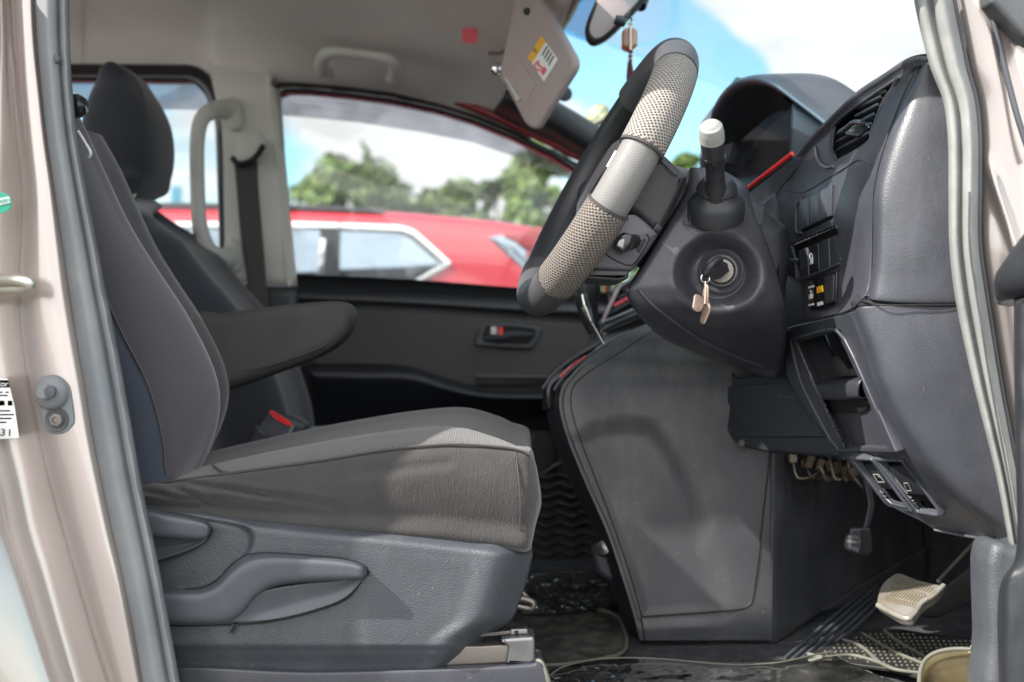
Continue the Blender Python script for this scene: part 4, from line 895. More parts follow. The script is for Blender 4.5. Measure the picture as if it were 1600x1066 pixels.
# ------------------------------------------------------------------ steering wheel
sw_c = P(942, 281, 1.485); Rw = .184
e1 = V3(.487, 0, .873).normalized()                      # up along the wheel plane
nn = V3(.873, 0, -.487).normalized()                     # towards the dash
tl_ = math.radians(7.0); e2 = (V3(0, 1, 0) * math.cos(tl_) - nn * math.sin(tl_)); n3 = e1.cross(e2).normalized()
swh = thing('steering_wheel', 'steering wheel in a black and pale mesh slip-on cover', 'steering wheel', sw_c - V3(0, 0, .2))
def wpt(a, r=Rw, o=0): return sw_c + (e1 * math.sin(a) - e2 * math.cos(a)) * r + n3 * o   # a=0 nearest the viewer, 90 top
if n3.dot(nn) < 0: n3 = -n3
def arc(name, a0, a1, m, rad=.0245, k=60, parent=swh, ends=.0):
    n_ = 24; pts = [wpt(R(a0 + (a1 - a0) * i / n_)) for i in range(n_ + 1)]
    rl_ = [rad] * (n_ + 1)
    if ends: rl_[0] = rad - ends; rl_[-1] = rad - ends
    ax = n3
    return tube(name, pts, rl_, m, parent, 40, k, up=ax)
core = arc('rim_core', 0, 359.9, 'wheel_dark', .0175, 160)
a_ = arc('cover_mesh', 7, 51, 'mesh_light', .0285, 80, ends=.002); lab(a_, 'pale perforated mesh of the cover, upper near stretch')
arc('cover_smooth', -18, 8, 'grip_grey', .0250, 40)
a_ = arc('cover_mesh', -59, -17, 'mesh_shaded', .028, 80, ends=.002); lab(a_, 'perforated mesh of the cover with shade in its colour, lower near stretch')
arc('cover_band', 50, 128, 'grip_cap', .0285, 80)
arc('cover_band', -128, -58, 'grip_cap', .0265, 80)
arc('cover_far', 127, 233, 'wheel_dark', .0245, 80)
for a in (7.5, 50.5, -17.5, -58.5): arc('cover_seam', a - .5, a + .5, 'piping', .0286, 6)
# black spoke ring inside, with the pale wear marks
tube('inner_lining', [wpt(R(a), Rw - .027, -.004) for a in range(-60, 61, 12)], .008, 'wheel_dark', swh, 10, 60, up=n3, flat=2.0)
tube('wear_mark', [wpt(R(a), Rw - .0255, -.022) for a in (-4, 0, 4)], .0022, 'white', swh, 6)
# hub pad and back housing facing the open door
hub = lathe('hub_pad', [(0, -.035), (.05, -.032), (.075, -.02), (.082, .005), (.06, .05), (.05, .07), (0, .07)], sw_c + n3 * .02, n3, 'wheel_dark', swh, 32)
for a in (0, 180, -90):
    tube('spoke', [wpt(R(a), .07, .01), wpt(R(a), .12, .004), wpt(R(a), Rw - .01, 0)], [.024, .018, .014], 'wheel_dark', swh, 12, flat=.5, up=n3)
hs = plate('housing_upper', [rnd([(962, 300), (990, 262), (1038, 240), (1046, 248), (1076, 276), (1066, 300), (1030, 368), (1012, 352), (985, 330)], [10, 10, 6, 4, 6, 4, 4, 6, 8])], 1.375, .15, 'wheel_dark', swh, .010, 0, 5)
tube('housing_crease', [P(1034, 252, 1.372), P(1052, 270, 1.370), P(1057, 274, 1.372)], .0012, 'lever_plastic', hs, 6)
hl = plate('housing_lower', [rnd([(905, 425), (935, 380), (965, 345), (990, 332), (1008, 345), (1030, 366), (1010, 396), (986, 426), (920, 422)], [4, 10, 12, 14, 10, 5, 5, 8, 6])], 1.36, .14, 'cloth_arm', swh, .006, 0, 4)
hl.data.materials[0] = MATS['dash_smooth']
plate('housing_foot', [rnd([(905, 419), (984, 422), (982, 436), (966, 440), (915, 436), (890, 430)], 5)], 1.358, .12, 'wheel_dark', swh, .004)
tube('switch_groove', [P(x, y, 1.3595) for x, y in curvy([(968, 353), (951, 372), (945, 392), (953, 402), (975, 413), (990, 413), (1004, 394), (1014, 374), (1010, 366)], 60, False)], .0009, 'black', swh, 6, 60)
cs = plate('cruise_switch', [rnd([(968, 366), (976, 362), (990, 368), (987, 382), (974, 396), (960, 384)], 4)], 1.335, .03, 'black_gloss', swh, .004, 0, 4)
plate('switch_key', [rnd([(966, 374), (974, 371), (978, 375), (974, 391), (962, 384)], 2)], 1.333, .008, 'silver', cs, .002)
tube('switch_stub', [P(980, 380, 1.34), P(994, 376, 1.37)], .009, 'black', swh, 10, smooth=False)
plate('switch_slot', [[(994, 382), (1008, 372), (1010, 376), (999, 396), (995, 392)]], 1.359, .003, 'black', swh, .0005)
# ------------------------------------------------------------------ steering column
col = thing('steering_column', 'dark plastic steering column cowl with ignition lock and stalk', 'steering column', P(1110, 560, 1.45))
cy = [(262, 1078, 1120), (286, 1076, 1160), (310, 1066, 1172), (340, 1048, 1182), (370, 1030, 1194), (400, 1012, 1205), (430, 994, 1214), (455, 980, 1220), (480, 990, 1226), (505, 1010, 1228), (530, 1040, 1228), (555, 1095, 1226), (575, 1150, 1222), (590, 1200, 1216)]
rows = []
for y, a, b in cy:
    w = b - a; t_ = sm(440, 600, y)
    dd_ = 1.385 + .24 * t_ ** 1.6 + .02 * sm(300, 262, y)
    rows.append([P(a + 4, y, dd_ + .14), P(a - 1, y, dd_ + .05), P(a, y, dd_ + .018), P(a + min(w * .1, 12), y, dd_ + .003), P(a + w * .35, y, dd_), P(a + w * .6, y, dd_), P(a + w * .85, y, dd_ + .006), P(b - 3, y, dd_ + .022), P(b, y, dd_ + .06), P(b + 2, y, dd_ + .16)])
kx, ky = 1128, 428
def bowl(x, y):
    r = math.hypot((x - kx + 6) / 1.12, y - ky); o = .024 * sm(63, 35, r) - .003 * math.exp(-((r - 66) / 9) ** 2)
    r2 = math.hypot(x - 1120, y - 318); o += -.006 * sm(70, 30, r2)
    return o
cw = grid('cowl', rows, 'dash_smooth', col, 160, 150, off=bowl, solid=.004)
tube('cowl_split', [q for q in (on(cw, x, y, .001) for x, y in ((998, 452), (1012, 468), (1030, 484), (1065, 510), (1100, 532), (1150, 556), (1190, 572))) if q], .0026, 'lever_plastic', col, 8, 50)
plate('cowl_side', [rnd([(1150, 300), (1200, 330), (1236, 352), (1240, 400), (1230, 470), (1228, 520), (1200, 500), (1170, 360)], 12)], 1.50, .10, 'dash_dark', col, .02)
tube('column_neck', [sw_c + n3 * .05, sw_c.lerp(P(1130, 400, 1.5), .5) + V3(0, 0, .0), P(1140, 400, 1.5)], [.062, .075, .085], 'dash_dark', col, 24, 16)
# embossed plate on the cowl
em = onplane(1086, 349, 1.383)
em = on(cw, 1086, 349, 0)
lp = rnd([(1070, 336), (1103, 346), (1101, 361), (1068, 350)], 3)
tube('embossed_outline', [on(cw, x, y, .0003) for x, y in lp], .0010, 'lever_plastic', cw, 6, 80, closed=True)
text('embossed_letters', 'AIRBAG', plane_on(cw, (1072, 340), (1100, 350), (1080, 360)), 1085, 349, .0095, 'lever_plastic', cw, -15, .0004)
# wiper stalk
sc = P(1119, 318, 1.372)
sk = lathe('stalk_boot', [(.036, -.02), (.036, 0), (.031, .008), (.0255, .012), (.0245, .016), (.026, .018), (.024, .026), (.017, .034), (.014, .034)], sc, (-.06, -.55, .83), 'dash_dark', col, 40)
s2 = tube('wiper_stalk', [P(1119, 306, 1.355), P(1118, 282, 1.335), P(1117, 262, 1.32), P(1115, 244, 1.305), P(1113, 222, 1.29), P(1112, 205, 1.28)], [.016, .0115, .0115, .0135, .0140, .0140], 'wheel_dark', col, 24, 40)
tube('stalk_end', [P(1112.5, 219, 1.2885), P(1112, 208, 1.281), P(1111, 198, 1.275), P(1110.5, 194, 1.272)], [.0150, .0148, .0135, .008], 'seal_light', s2, 24, 20)
tube('stalk_ring', [P(1115, 247, 1.307), P(1115, 244, 1.305)], .0146, 'black_gloss', s2, 24, smooth=False)
# ignition lock
ig = P(1127, 424, 1.400)
ax_ = V3(-.16, -1, .06)
lk = lathe('ignition_lock', [(.030, -.02), (.030, .0), (.0285, .003), (.0265, .004), (.0225, .0), (.0215, .001), (.0205, .006), (.018, .0065), (.0165, .003), (0, .003)], ig, ax_, 'dash_smooth', col, 48)
lathe('lock_face', [(.0165, 0), (.0165, .006), (.015, .0075), (.0, .0075)], ig, ax_, 'steel', lk, 40)
# ------------------------------------------------------------------ key
ky_ = thing('ignition_key', 'black headed key in the ignition with a rose gold butterfly fob hanging from it', 'key', P(1112, 470, 1.35))
plk = 1.352
kh = grid('key_head', [[P(1102, 433, 1.352), P(1098, 428, 1.347), P(1097, 424, 1.349)], [P(1112, 437, 1.352), P(1104, 424, 1.342), P(1103, 414, 1.349)], [P(1124, 436, 1.358), P(1116, 420, 1.346), P(1114, 407, 1.353)], [P(1134, 428, 1.37), P(1130, 416, 1.362), P(1128, 408, 1.366)], [P(1140, 424, 1.384), P(1138, 418, 1.380), P(1137, 412, 1.384)]], 'wheel_dark', ky_, 16, 24, solid=.010, bevel=.003)
tube('key_bar', [P(1103, 427, 1.344), P(1110, 416, 1.340), P(1118, 408, 1.345), P(1126, 405, 1.352)], .0045, 'wheel_dark', ky_, 10)
tube('key_ring', [P(1102 + 6.5 * math.cos(a), 435 + 7 * math.sin(a), 1.346 + .004 * math.cos(a)) for a in [i * .5236 for i in range(12)]], .0011, 'chrome', ky_, 8, 48, closed=True)
def wing(name, pts, d, tw): return plate(name, [curvy(pts, 30)], plane3((1100, 460, d), (1105, 500, d), (1112, 470, d + tw)), .0035, 'rose_gold', ky_, .0012)
wing('fob_wing', [(1100, 446), (1106, 446), (1107, 462), (1105, 478), (1099, 478), (1097, 462)], 1.343, -.004)
wing('fob_wing', [(1086, 461), (1092, 460), (1098, 466), (1100, 476), (1096, 486), (1089, 487), (1083, 481), (1084, 472)], 1.340, .006)
wing('fob_wing', [(1098, 480), (1106, 474), (1109, 484), (1104, 498), (1099, 507), (1093, 503), (1095, 492)], 1.342, -.008)
wing('fob_wing', [(1104, 470), (1109, 468), (1111, 480), (1107, 490), (1103, 484)], 1.349, .01)
tube('fob_stem', [P(1102, 440, 1.343), P(1102, 452, 1.342), P(1101, 475, 1.340)], .0018, 'rose_gold', ky_, 8)
# ------------------------------------------------------------------ dashboard
db = thing('dashboard', 'dark grey dashboard with air vent, switch banks, instrument hood and lower panels', 'dashboard', P(1330, 700, 1.45))
face = [[P(1416, 110, 1.275), P(1428, 106, 1.26), P(1441, 99, 1.262)],
        [P(1342, 159, 1.40), P(1375, 160, 1.325), P(1404, 166, 1.272)],
        [P(1260, 239, 1.56), P(1330, 232, 1.385), P(1378, 236, 1.275)],
        [P(1214, 302, 1.66), P(1300, 296, 1.435), P(1364, 300, 1.285)],
        [P(1200, 340, 1.68), P(1292, 336, 1.45), P(1362, 340, 1.285)],
        [P(1200, 400, 1.68), P(1292, 390, 1.45), P(1361, 395, 1.285)],
        [P(1205, 450, 1.67), P(1292, 445, 1.45), P(1358, 440, 1.285)],
        [P(1212, 484, 1.665), P(1292, 474, 1.45), P(1350, 463, 1.287)],
        [P(1222, 511, 1.66), P(1285, 496, 1.46), P(1328, 484, 1.305)]]
pf = None
def fpt(x, y): return onplane(x, y, pf)
vent = [(1300, 213), (1303, 196), (1322, 178), (1350, 158), (1376, 140), (1398, 126), (1402, 124), (1394, 138), (1380, 160), (1372, 180), (1362, 205), (1355, 224), (1306, 251), (1298, 235)]
bank2 = [(1237, 381), (1304, 353), (1309, 362), (1311, 388), (1314, 406), (1312, 411), (1247, 437), (1245, 420)]
def foff(x, y):
    o = 0
    # soft swelling to the right of the switches
    cx = 1322 + 14 * sm(250, 330, y) - 2 * sm(380, 430, y) - 10 * sm(430, 480, y)
    w = sm(238, 262, y) * sm(506, 470, y)
    o -= .009 * sm(cx - 10, cx + 10, x) * sm(1366, cx + 12, x) * w
    o += .004 * sm(1340, 1362, x) * w * .5
    o -= .006 * sm(1262, 1250, x) * sm(290, 320, y) * sm(250, 300, y)
    return o
fa = grid('switch_fascia', face, 'dash_smooth', db, 150, 240, off=foff, cut=[vent, bank2], solid=.004)
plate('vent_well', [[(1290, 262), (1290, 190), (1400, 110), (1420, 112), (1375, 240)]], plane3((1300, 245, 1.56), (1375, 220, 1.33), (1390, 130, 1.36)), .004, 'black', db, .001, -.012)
# vent with its slats and thumb tab
av = tube('vent_frame', [fpt(x, y) if False else P(x, y, 1.475 - (x - 1300) * .00182) for x, y in vent], .0022, 'dash_smooth', db, 8, 120, closed=True)
lab(av, 'rounded frame of the side air vent')
def vd(x, o=0): return 1.480 - (x - 1300) * .00182 + o
for k, (x0, y0, x1, y1) in enumerate([(1301, 238, 1358, 206), (1299, 225, 1361, 192), (1301, 212, 1366, 177), (1336, 181, 1372, 162), (1338, 168, 1376, 150), (1345, 158, 1384, 141)]):
    p0, p1 = P(x0, y0, vd(x0)), P(x1, y1, vd(x1)); n_ = V3(.85, 0, -.35).normalized()
    meshobj('vent_slat', [p0, p1, p1 + n_ * .016, p0 + n_ * .016], [(0, 1, 2, 3)], 'dash_dark', db, None, True, 30, .0024, .0008)
    tube('slat_edge', [p0, p1], .0012, 'lever_plastic', db, 6, smooth=False)
tt = plate('vent_tab', [rnd([(1312, 205), (1333, 190), (1350, 190), (1358, 200), (1342, 216), (1324, 214)], 3)], plane3((1312, 205, 1.445), (1350, 192, 1.38), (1340, 216, 1.40)), .012, 'black_gloss', db, .003)
tube('tab_edge', [P(1312, 207, 1.443), P(1322, 200, 1.425), P(1334, 191, 1.405), P(1348, 191, 1.378)], .0032, 'silver', tt, 8)
tube('vent_accent', [on(fa, x, y, .0015) for x, y in ((1275, 232), (1278, 246), (1284, 257), (1294, 262), (1303, 260))], .0022, 'silver', db, 8)
tube('fascia_line', [on(fa, x, y, .0004) for x, y in ((1222, 297), (1240, 298), (1258, 300), (1300, 275), (1330, 256), (1342, 250), (1352, 252), (1360, 258))], .0009, 'lever_plastic', db, 6, 60)
pf = plane_on(fa, (1256, 314), (1303, 292), (1258, 360))
# blank switch covers: bank of three
def sw_plate(name, q, m, out, r=1.5, th=.006, bev=.0012): return plate(name, [rnd(q, r)], pf, th, m, db, bev, out)
tube('bank_rim', [fpt(1255, 312) + pf[1] * .003, fpt(1248, 322) + pf[1] * .003, fpt(1247, 345) + pf[1] * .003, fpt(1248, 363) + pf[1] * .003, fpt(1256, 364) + pf[1] * .003], .0018, 'lever_plastic', db, 8)
sw_plate('bank_base', [(1253, 311), (1305, 288), (1303, 341), (1253, 363)], 'black', .0012)
for (x0, ya, yb, x1, yc, yd) in ((1254, 314, 361, 1268, 307, 354), (1270, 306, 353, 1285, 299, 346), (1287, 298, 345, 1304, 290, 338)):
    sw_plate('blank_switch', [(x0, ya), (x1, yc), (x1 - .6, yd), (x0, yb)], 'dash_smooth', .005)
pf = plane_on(fa, (1234, 386), (1309, 349), (1317, 414))
# recessed bank of four
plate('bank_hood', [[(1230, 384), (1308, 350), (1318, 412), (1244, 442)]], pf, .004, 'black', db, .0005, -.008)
for i, (x0, ya, yb, x1, yc, yd) in enumerate(((1247, 392, 437, 1261, 386, 430), (1263, 385, 428, 1277, 379, 423), (1280, 378, 423, 1294, 372, 417), (1296, 371, 416, 1311, 366, 409))):
    b_ = sw_plate('blank_switch' if i > 1 else 'round_mark_switch' if i else 'toggle_switch', [(x0, ya), (x1, yc), (x1 + 1.5, yd), (x0 + 1.5, yb)], 'dash_smooth' if i != 1 else 'dash_dark', -.0005)
    if i == 1:
        c0 = fpt(1268.5, 401) + pf[1] * .0012; ex = (fpt(1278, 397) - c0).normalized(); ez = V3(0, 0, 1)
        for rr0 in (.0042,): tube('switch_icon', [c0 + ex * math.cos(a) * rr0 + ez * math.sin(a) * rr0 for a in [j * .6283 for j in range(10)]], .0006, 'white', b_, 6, 30, closed=True)
        plate('switch_icon', [[(1267, 404), (1271, 402), (1271, 412), (1267, 414)]], pf, .001, 'white', b_, .0001, .0015)
    if i == 0:
        tube('toggle_pin', [fpt(1250, 407) + pf[1] * .001, fpt(1243, 408) + pf[1] * .014], .0028, 'silver', b_, 8, smooth=False)
        plate('switch_icon', [[(1252, 412), (1254, 411), (1254, 422), (1252, 423)]], pf, .001, 'ink', b_, .0001, .0015)
tube('bank_lip', [fpt(1237, 384) + pf[1] * .001, fpt(1243, 402) + pf[1] * .001, fpt(1245, 425) + pf[1] * .001, fpt(1248, 437) + pf[1] * .001, fpt(1280, 426) + pf[1] * .001, fpt(1312, 412) + pf[1] * .001], .0016, 'lever_plastic', db, 8, 60)
tube('bank_brow', [fpt(1236, 382) + pf[1] * .001, fpt(1270, 367) + pf[1] * .002, fpt(1303, 353) + pf[1] * .001, fpt(1309, 358)], .0016, 'dash_smooth', db, 8, 40)
pf = plane_on(fa, (1262, 445), (1314, 440), (1290, 488))
# lamp level dial
dl = sw_plate('dial_panel', [(1266, 438), (1311, 424), (1310, 474), (1270, 485), (1265, 478)], 'black_gloss', .004, 2)
for (x0, y0, x1, y1) in ((1268, 446, 1276, 451), (1269, 459, 1274, 468), (1268, 474, 1276, 479)):
    plate('dial_mark', [[(x0, y0 + 2), (x1, y0), (x1, y1 - 2), (x0, y1)]], pf, .001, 'white', dl, .0001, .0048)
text('dial_number', '2', pf, 1272, 459, .012, 'white', dl, 0, .005)
plate('dial_slot', [[(1282, 437), (1293, 433), (1293, 470), (1282, 474)]], pf, .001, 'black', dl, .0001, .0046)
dw = plate('dial_wheel', [[(1283, 449), (1291, 446), (1292, 456), (1283, 459)]], pf, .004, 'orange', dl, .0005, .0065)
plate('dial_mark', [[(1282, 473), (1290, 471), (1291, 476), (1282, 479)]], pf, .001, 'white', dl, .0001, .0048)
plate('dial_blank', [rnd([(1296, 433), (1309, 429), (1308, 471), (1296, 475)], 1)], pf, .003, 'dash_smooth', dl, .0006, .006)
# textured edge strip along the top and upper pad
rid = [(1190, 349, 1.69), (1216, 300, 1.665), (1262, 235, 1.565), (1300, 195, 1.48), (1343, 154, 1.402), (1385, 126, 1.33), (1418, 104, 1.278), (1440, 96, 1.258), (1456, 96, 1.25)]
pad = [[P(x + 2, y + 5, d) for x, y, d in rid], [P(x - 1, y, d) for x, y, d in rid], [P(x - 4, y - 5, d) for x, y, d in rid], [P(x - 2, y - 7, d) + V3(.01, 0, 0) for x, y, d in rid], [P(x, y - 6, d) + V3(.12, 0, .015) for x, y, d in rid]]
grid('upper_pad', pad, 'dash', db, 80, 40, solid=.004)
# outboard end cap
cap_ = [[P(1441, 97, 1.275), P(1442, 97, 1.262), P(1445, 97, 1.25), P(1449, 97, 1.245), P(1455, 98, 1.245)],
        [P(1405, 165, 1.285), P(1409, 165, 1.262), P(1420, 165, 1.243), P(1445, 165, 1.234), P(1486, 165, 1.228)],
        [P(1379, 235, 1.290), P(1383, 235, 1.262), P(1396, 235, 1.243), P(1430, 235, 1.232), P(1496, 235, 1.225)],
        [P(1365, 300, 1.296), P(1369, 300, 1.263), P(1382, 300, 1.243), P(1425, 300, 1.232), P(1500, 300, 1.225)],
        [P(1363, 370, 1.296), P(1367, 370, 1.263), P(1380, 370, 1.243), P(1425, 370, 1.232), P(1500, 370, 1.225)],
        [P(1361, 425, 1.296), P(1365, 425, 1.264), P(1378, 425, 1.243), P(1425, 425, 1.232), P(1502, 425, 1.225)],
        [P(1352, 460, 1.296), P(1357, 462, 1.266), P(1372, 466, 1.244), P(1425, 470, 1.232), P(1508, 471, 1.225)],
        [P(1350, 463, 1.300), P(1355, 465, 1.272), P(1372, 470, 1.250), P(1425, 474, 1.240), P(1508, 475, 1.235)]]
grid('end_cap', cap_, 'dash', db, 120, 120, off=lambda x, y: .0012 * noise.noise(V3(x * .018, y * .012, 0)) - .0, solid=.003)
# lower panel: inner face, rolled ridge, outboard face
low = [[P(1221, 514, 1.66), P(1308, 495, 1.36), P(1332, 487, 1.292), P(1360, 479, 1.250), P(1506, 479, 1.228)],
       [P(1225, 560, 1.64), P(1328, 545, 1.345), P(1352, 545, 1.277), P(1385, 545, 1.243), P(1519, 550, 1.225)],
       [P(1234, 600, 1.62), P(1347, 600, 1.335), P(1369, 600, 1.270), P(1405, 600, 1.240), P(1530, 610, 1.225)],
       [P(1267, 650, 1.56), P(1369, 650, 1.325), P(1393, 653, 1.268), P(1430, 655, 1.240), P(1543, 670, 1.225)],
       [P(1308, 700, 1.49), P(1395, 700, 1.32), P(1420, 696, 1.268), P(1455, 700, 1.240), P(1556, 720, 1.225)],
       [P(1340, 738, 1.46), P(1422, 740, 1.32), P(1448, 736, 1.270), P(1482, 745, 1.243), P(1566, 765, 1.226)],
       [P(1385, 786, 1.41), P(1455, 782, 1.32), P(1484, 775, 1.275), P(1512, 785, 1.25), P(1575, 805, 1.23)],
       [P(1440, 815, 1.37), P(1500, 818, 1.32), P(1525, 815, 1.285), P(1545, 822, 1.265), P(1580, 835, 1.235)],
       [P(1458, 827, 1.37), P(1510, 838, 1.33), P(1540, 844, 1.30), P(1558, 848, 1.285), P(1583, 856, 1.245)]]
pocket = [(1242, 531), (1300, 514), (1313, 515), (1331, 548), (1353, 598), (1398, 702), (1394, 704), (1318, 700), (1270, 598)]
cellL = [(1334, 715), (1367, 717), (1424, 795), (1393, 787), (1386, 782)]
cellR = [(1373, 717), (1414, 718), (1472, 800), (1466, 802), (1436, 797)]
def cut_pts(q, n):
    L_ = [math.dist(q[i], q[(i + 1) % len(q)]) for i in range(len(q))]; T = sum(L_); out = []
    for k in range(n):
        s = k / n * T; i = 0
        while s > L_[i]: s -= L_[i]; i += 1
        f = s / L_[i]; a, b = q[i], q[(i + 1) % len(q)]; out.append((a[0] + (b[0] - a[0]) * f, a[1] + (b[1] - a[1]) * f))
    return out
lowp = grid('lower_panel', low, 'dash', db, 230, 280, off=lambda x, y: .001 * noise.noise(V3(x * .02, y * .015, 4)), cut=[pocket, cellL, cellR], solid=.004)
tube('gap_backing', [P(1340, 474, 1.305), P(1356, 476, 1.285), P(1378, 478, 1.262), P(1430, 478, 1.252), P(1505, 478, 1.248)], .010, 'dash_dark', db, 8, 40)
tube('cap_gap', [P(1345, 470, 1.285), P(1356, 473, 1.262), P(1378, 477, 1.240), P(1430, 477, 1.232), P(1505, 477, 1.226)], .0010, 'black', db, 6, 40)
tube('fascia_gap', [P(x, y, d) for x, y, d in ((1222, 512, 1.655), (1285, 498, 1.452), (1320, 488, 1.32), (1345, 470, 1.283), (1359, 445, 1.282), (1362.5, 400, 1.281), (1363, 340, 1.281), (1365, 300, 1.281), (1379, 236, 1.271), (1404, 166, 1.268), (1428, 115, 1.26), (1441, 98, 1.256))], .0010, 'black', db, 6, 120)
pk = plane3((1242, 531, 1.60), (1313, 516, 1.385), (1318, 700, 1.495))
pw_ = plate('pocket_back', [[(1236, 524), (1320, 508), (1410, 712), (1310, 708), (1262, 600)]], pk, .004, 'dash_dark', db, .0005, -.05)
pcx, pcy = sum(q[0] for q in pocket) / len(pocket), sum(q[1] for q in pocket) / len(pocket)
pin = [(1247, 536), (1300, 519), (1311, 520), (1327, 550), (1350, 600), (1391, 698), (1321, 695), (1274, 597)]
pout = [(1237, 528), (1300, 509), (1316, 510), (1336, 546), (1358, 597), (1405, 707), (1314, 704), (1264, 599)]
plate('pocket_frame', [rnd(pout, 4), rnd(pin, 4)], pk, .012, 'dash_smooth', db, .002, .004)
tube('pocket_rim', [near(lowp, onplane(x, y, pk), .0008) for x, y in cut_pts(pocket, 26)], .0022, 'lever_plastic', db, 8, 180, closed=True, smooth=False)
cavity = [[onplane(x, y, pk) + pk[1] * o for x, y in ((1242, 532), (1256, 566), (1270, 598))] for o in (.0, -.045)]
grid('pocket_cheek', cavity, 'dash_smooth', db, 12, 12, solid=.002)
grid('pocket_roof', [[onplane(x, y, pk) + pk[1] * o for x, y in ((1242, 531), (1275, 522), (1313, 515))] for o in (0, -.048)], 'dash_dark', db, 12, 12, solid=.002)
grid('pocket_cheek', [[onplane(x, y, pk) + pk[1] * o for x, y in ((1314, 516), (1331, 548), (1353, 598))] for o in (0, -.045)], 'dash_dark', db, 12, 12, solid=.002)
grid('pocket_floor', [[onplane(x, y, pk) + pk[1] * o for x, y in ((1272, 599), (1310, 596), (1350, 590))] for o in (0, -.048)], 'silver', db, 12, 12, solid=.002)
tr_ = plate('ticket_clip', [[(1275, 592), (1290, 560), (1298, 562), (1310, 580), (1350, 578), (1352, 590)]], pk, .002, 'silver', db, .0005, -.012)
bn = plate('coin_box', [rnd([(1270, 599), (1350, 590), (1397, 702), (1319, 699)], 3)], pk, .006, 'dash_smooth', db, .0015, -.003)
grid('box_lip', [[onplane(x, y, pk) + pk[1] * o for x, y in ((1268, 600), (1310, 596), (1351, 592))] for o in (-.004, .004)] + [[onplane(x, y, pk) + pk[1] * .010 for x, y in ((1272, 604), (1310, 601), (1353, 600))], [onplane(x, y, pk) + pk[1] * .010 for x, y in ((1281, 620), (1318, 620), (1354, 618))], [onplane(x, y, pk) + pk[1] * -.004 for x, y in ((1283, 626), (1320, 626), (1354, 624))]], 'dash_smooth', bn, 40, 24, solid=.002)
plate('box_slot', [rnd([(1281, 624), (1352, 623), (1357, 634), (1352, 642), (1340, 645), (1300, 645), (1293, 641)], 5)], pk, .002, 'black', bn, .0004, .0005)
# two rocker buttons at the lower edge
pq = plane3((1340, 740, 1.44), (1420, 730, 1.325), (1440, 800, 1.36))
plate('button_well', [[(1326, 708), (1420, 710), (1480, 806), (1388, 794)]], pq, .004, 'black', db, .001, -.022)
for c_ in (cellL, cellR):
    mx_, my_ = sum(q[0] for q in c_) / len(c_), sum(q[1] for q in c_) / len(c_)
    ang_ = [((q[0] - mx_), (q[1] - my_)) for q in c_]
    big = [(mx_ + u * 1.10 + math.copysign(1.5, u), my_ + v * 1.05 + math.copysign(1.5, v)) for u, v in ang_]
    small = [(mx_ + u * .95, my_ + v * .96) for u, v in ang_]
    plate('cell_frame', [rnd(big, 4), rnd(small, 3)], pq, .012, 'lever_plastic', db, .0025, .005)
b1 = plate('rocker_button', [rnd([(1350, 726), (1372, 725), (1404, 768), (1376, 764)], 4)], pq, .014, 'dash_dark', db, .003, .000, 4)
b2_ = plate('rocker_button', [rnd([(1388, 729), (1416, 728), (1456, 774), (1420, 772)], 5)], pq, .014, 'dash_dark', db, .003, .002, 4)
for bb, q, o in ((b1, [(1366, 740), (1375, 740), (1384, 752), (1374, 752)], .0022), (b2_, [(1416, 752), (1422, 752), (1428, 764), (1420, 764)], .0042)):
    tube('button_icon', [onplane(x, y, pq) + pq[1] * o for x, y in q], .0006, 'seal_light', bb, 6, 40, closed=True, smooth=False)
text('button_mark', 'A', pq, 1375, 743, .006, 'seal_light', b1, -8, .0024)
tube('lower_edge', [P(1460, 828, 1.362), P(1500, 836, 1.335), P(1535, 842, 1.305), P(1558, 847, 1.285)], .0018, 'lever_plastic', db, 8)
# instrument hood
arch = [P(1098, 262, 1.98), P(1107, 205, 1.95), P(1116, 165, 1.89), P(1138, 135, 1.82), P(1170, 122, 1.76), P(1205, 130, 1.70), P(1245, 158, 1.66), P(1285, 189, 1.62), P(1312, 212, 1.59)]
hood = [[p + V3(.022, .003, -.014) for p in arch], [p + V3(.006, .001, -.010) for p in arch], [p for p in arch], [p + V3(.02, 0, .006) for p in arch], [p + V3(.10, 0, .006) for p in arch],
        [P(1150, 250, 2.3), P(1160, 200, 2.2), P(1175, 160, 2.05), P(1195, 138, 1.92), P(1225, 133, 1.84), P(1262, 137, 1.80), P(1305, 145, 1.76), P(1345, 152, 1.72), P(1362, 157, 1.70)]]
grid('instrument_hood', hood, 'dash', db, 90, 60, solid=.004)
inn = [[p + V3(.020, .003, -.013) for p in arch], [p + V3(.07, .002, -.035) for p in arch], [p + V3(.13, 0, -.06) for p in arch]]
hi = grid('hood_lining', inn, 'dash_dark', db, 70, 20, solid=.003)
plate('instrument_face', [[(1090, 380), (1095, 190), (1150, 120), (1205, 132), (1262, 190), (1250, 245), (1180, 380)]], plane3((1120, 250, 2.02), (1180, 150, 1.88), (1270, 220, 1.62)), .01, 'black_gloss', db, .002)
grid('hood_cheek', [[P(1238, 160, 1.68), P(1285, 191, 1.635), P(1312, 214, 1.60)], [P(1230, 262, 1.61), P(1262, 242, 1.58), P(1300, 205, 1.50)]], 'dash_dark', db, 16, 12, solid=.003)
tube('red_strip', [P(1163, 299, 1.70), P(1185, 281, 1.66), P(1210, 262, 1.62), P(1238, 240, 1.58)], .0035, 'red_plastic', db, 8, 30)
tube('strip_backing', [P(1164, 304, 1.705), P(1186, 286, 1.665), P(1211, 267, 1.625), P(1240, 244, 1.585)], .0028, 'trim_plastic', db, 8, 30)
grid('cluster_sill', [[P(1150, 318, 1.69), P(1185, 292, 1.655), P(1212, 270, 1.62), P(1242, 247, 1.585)], [P(1160, 350, 1.66), P(1195, 322, 1.64), P(1216, 300, 1.63), P(1258, 245, 1.57)]], 'dash', db, 30, 16, solid=.004)
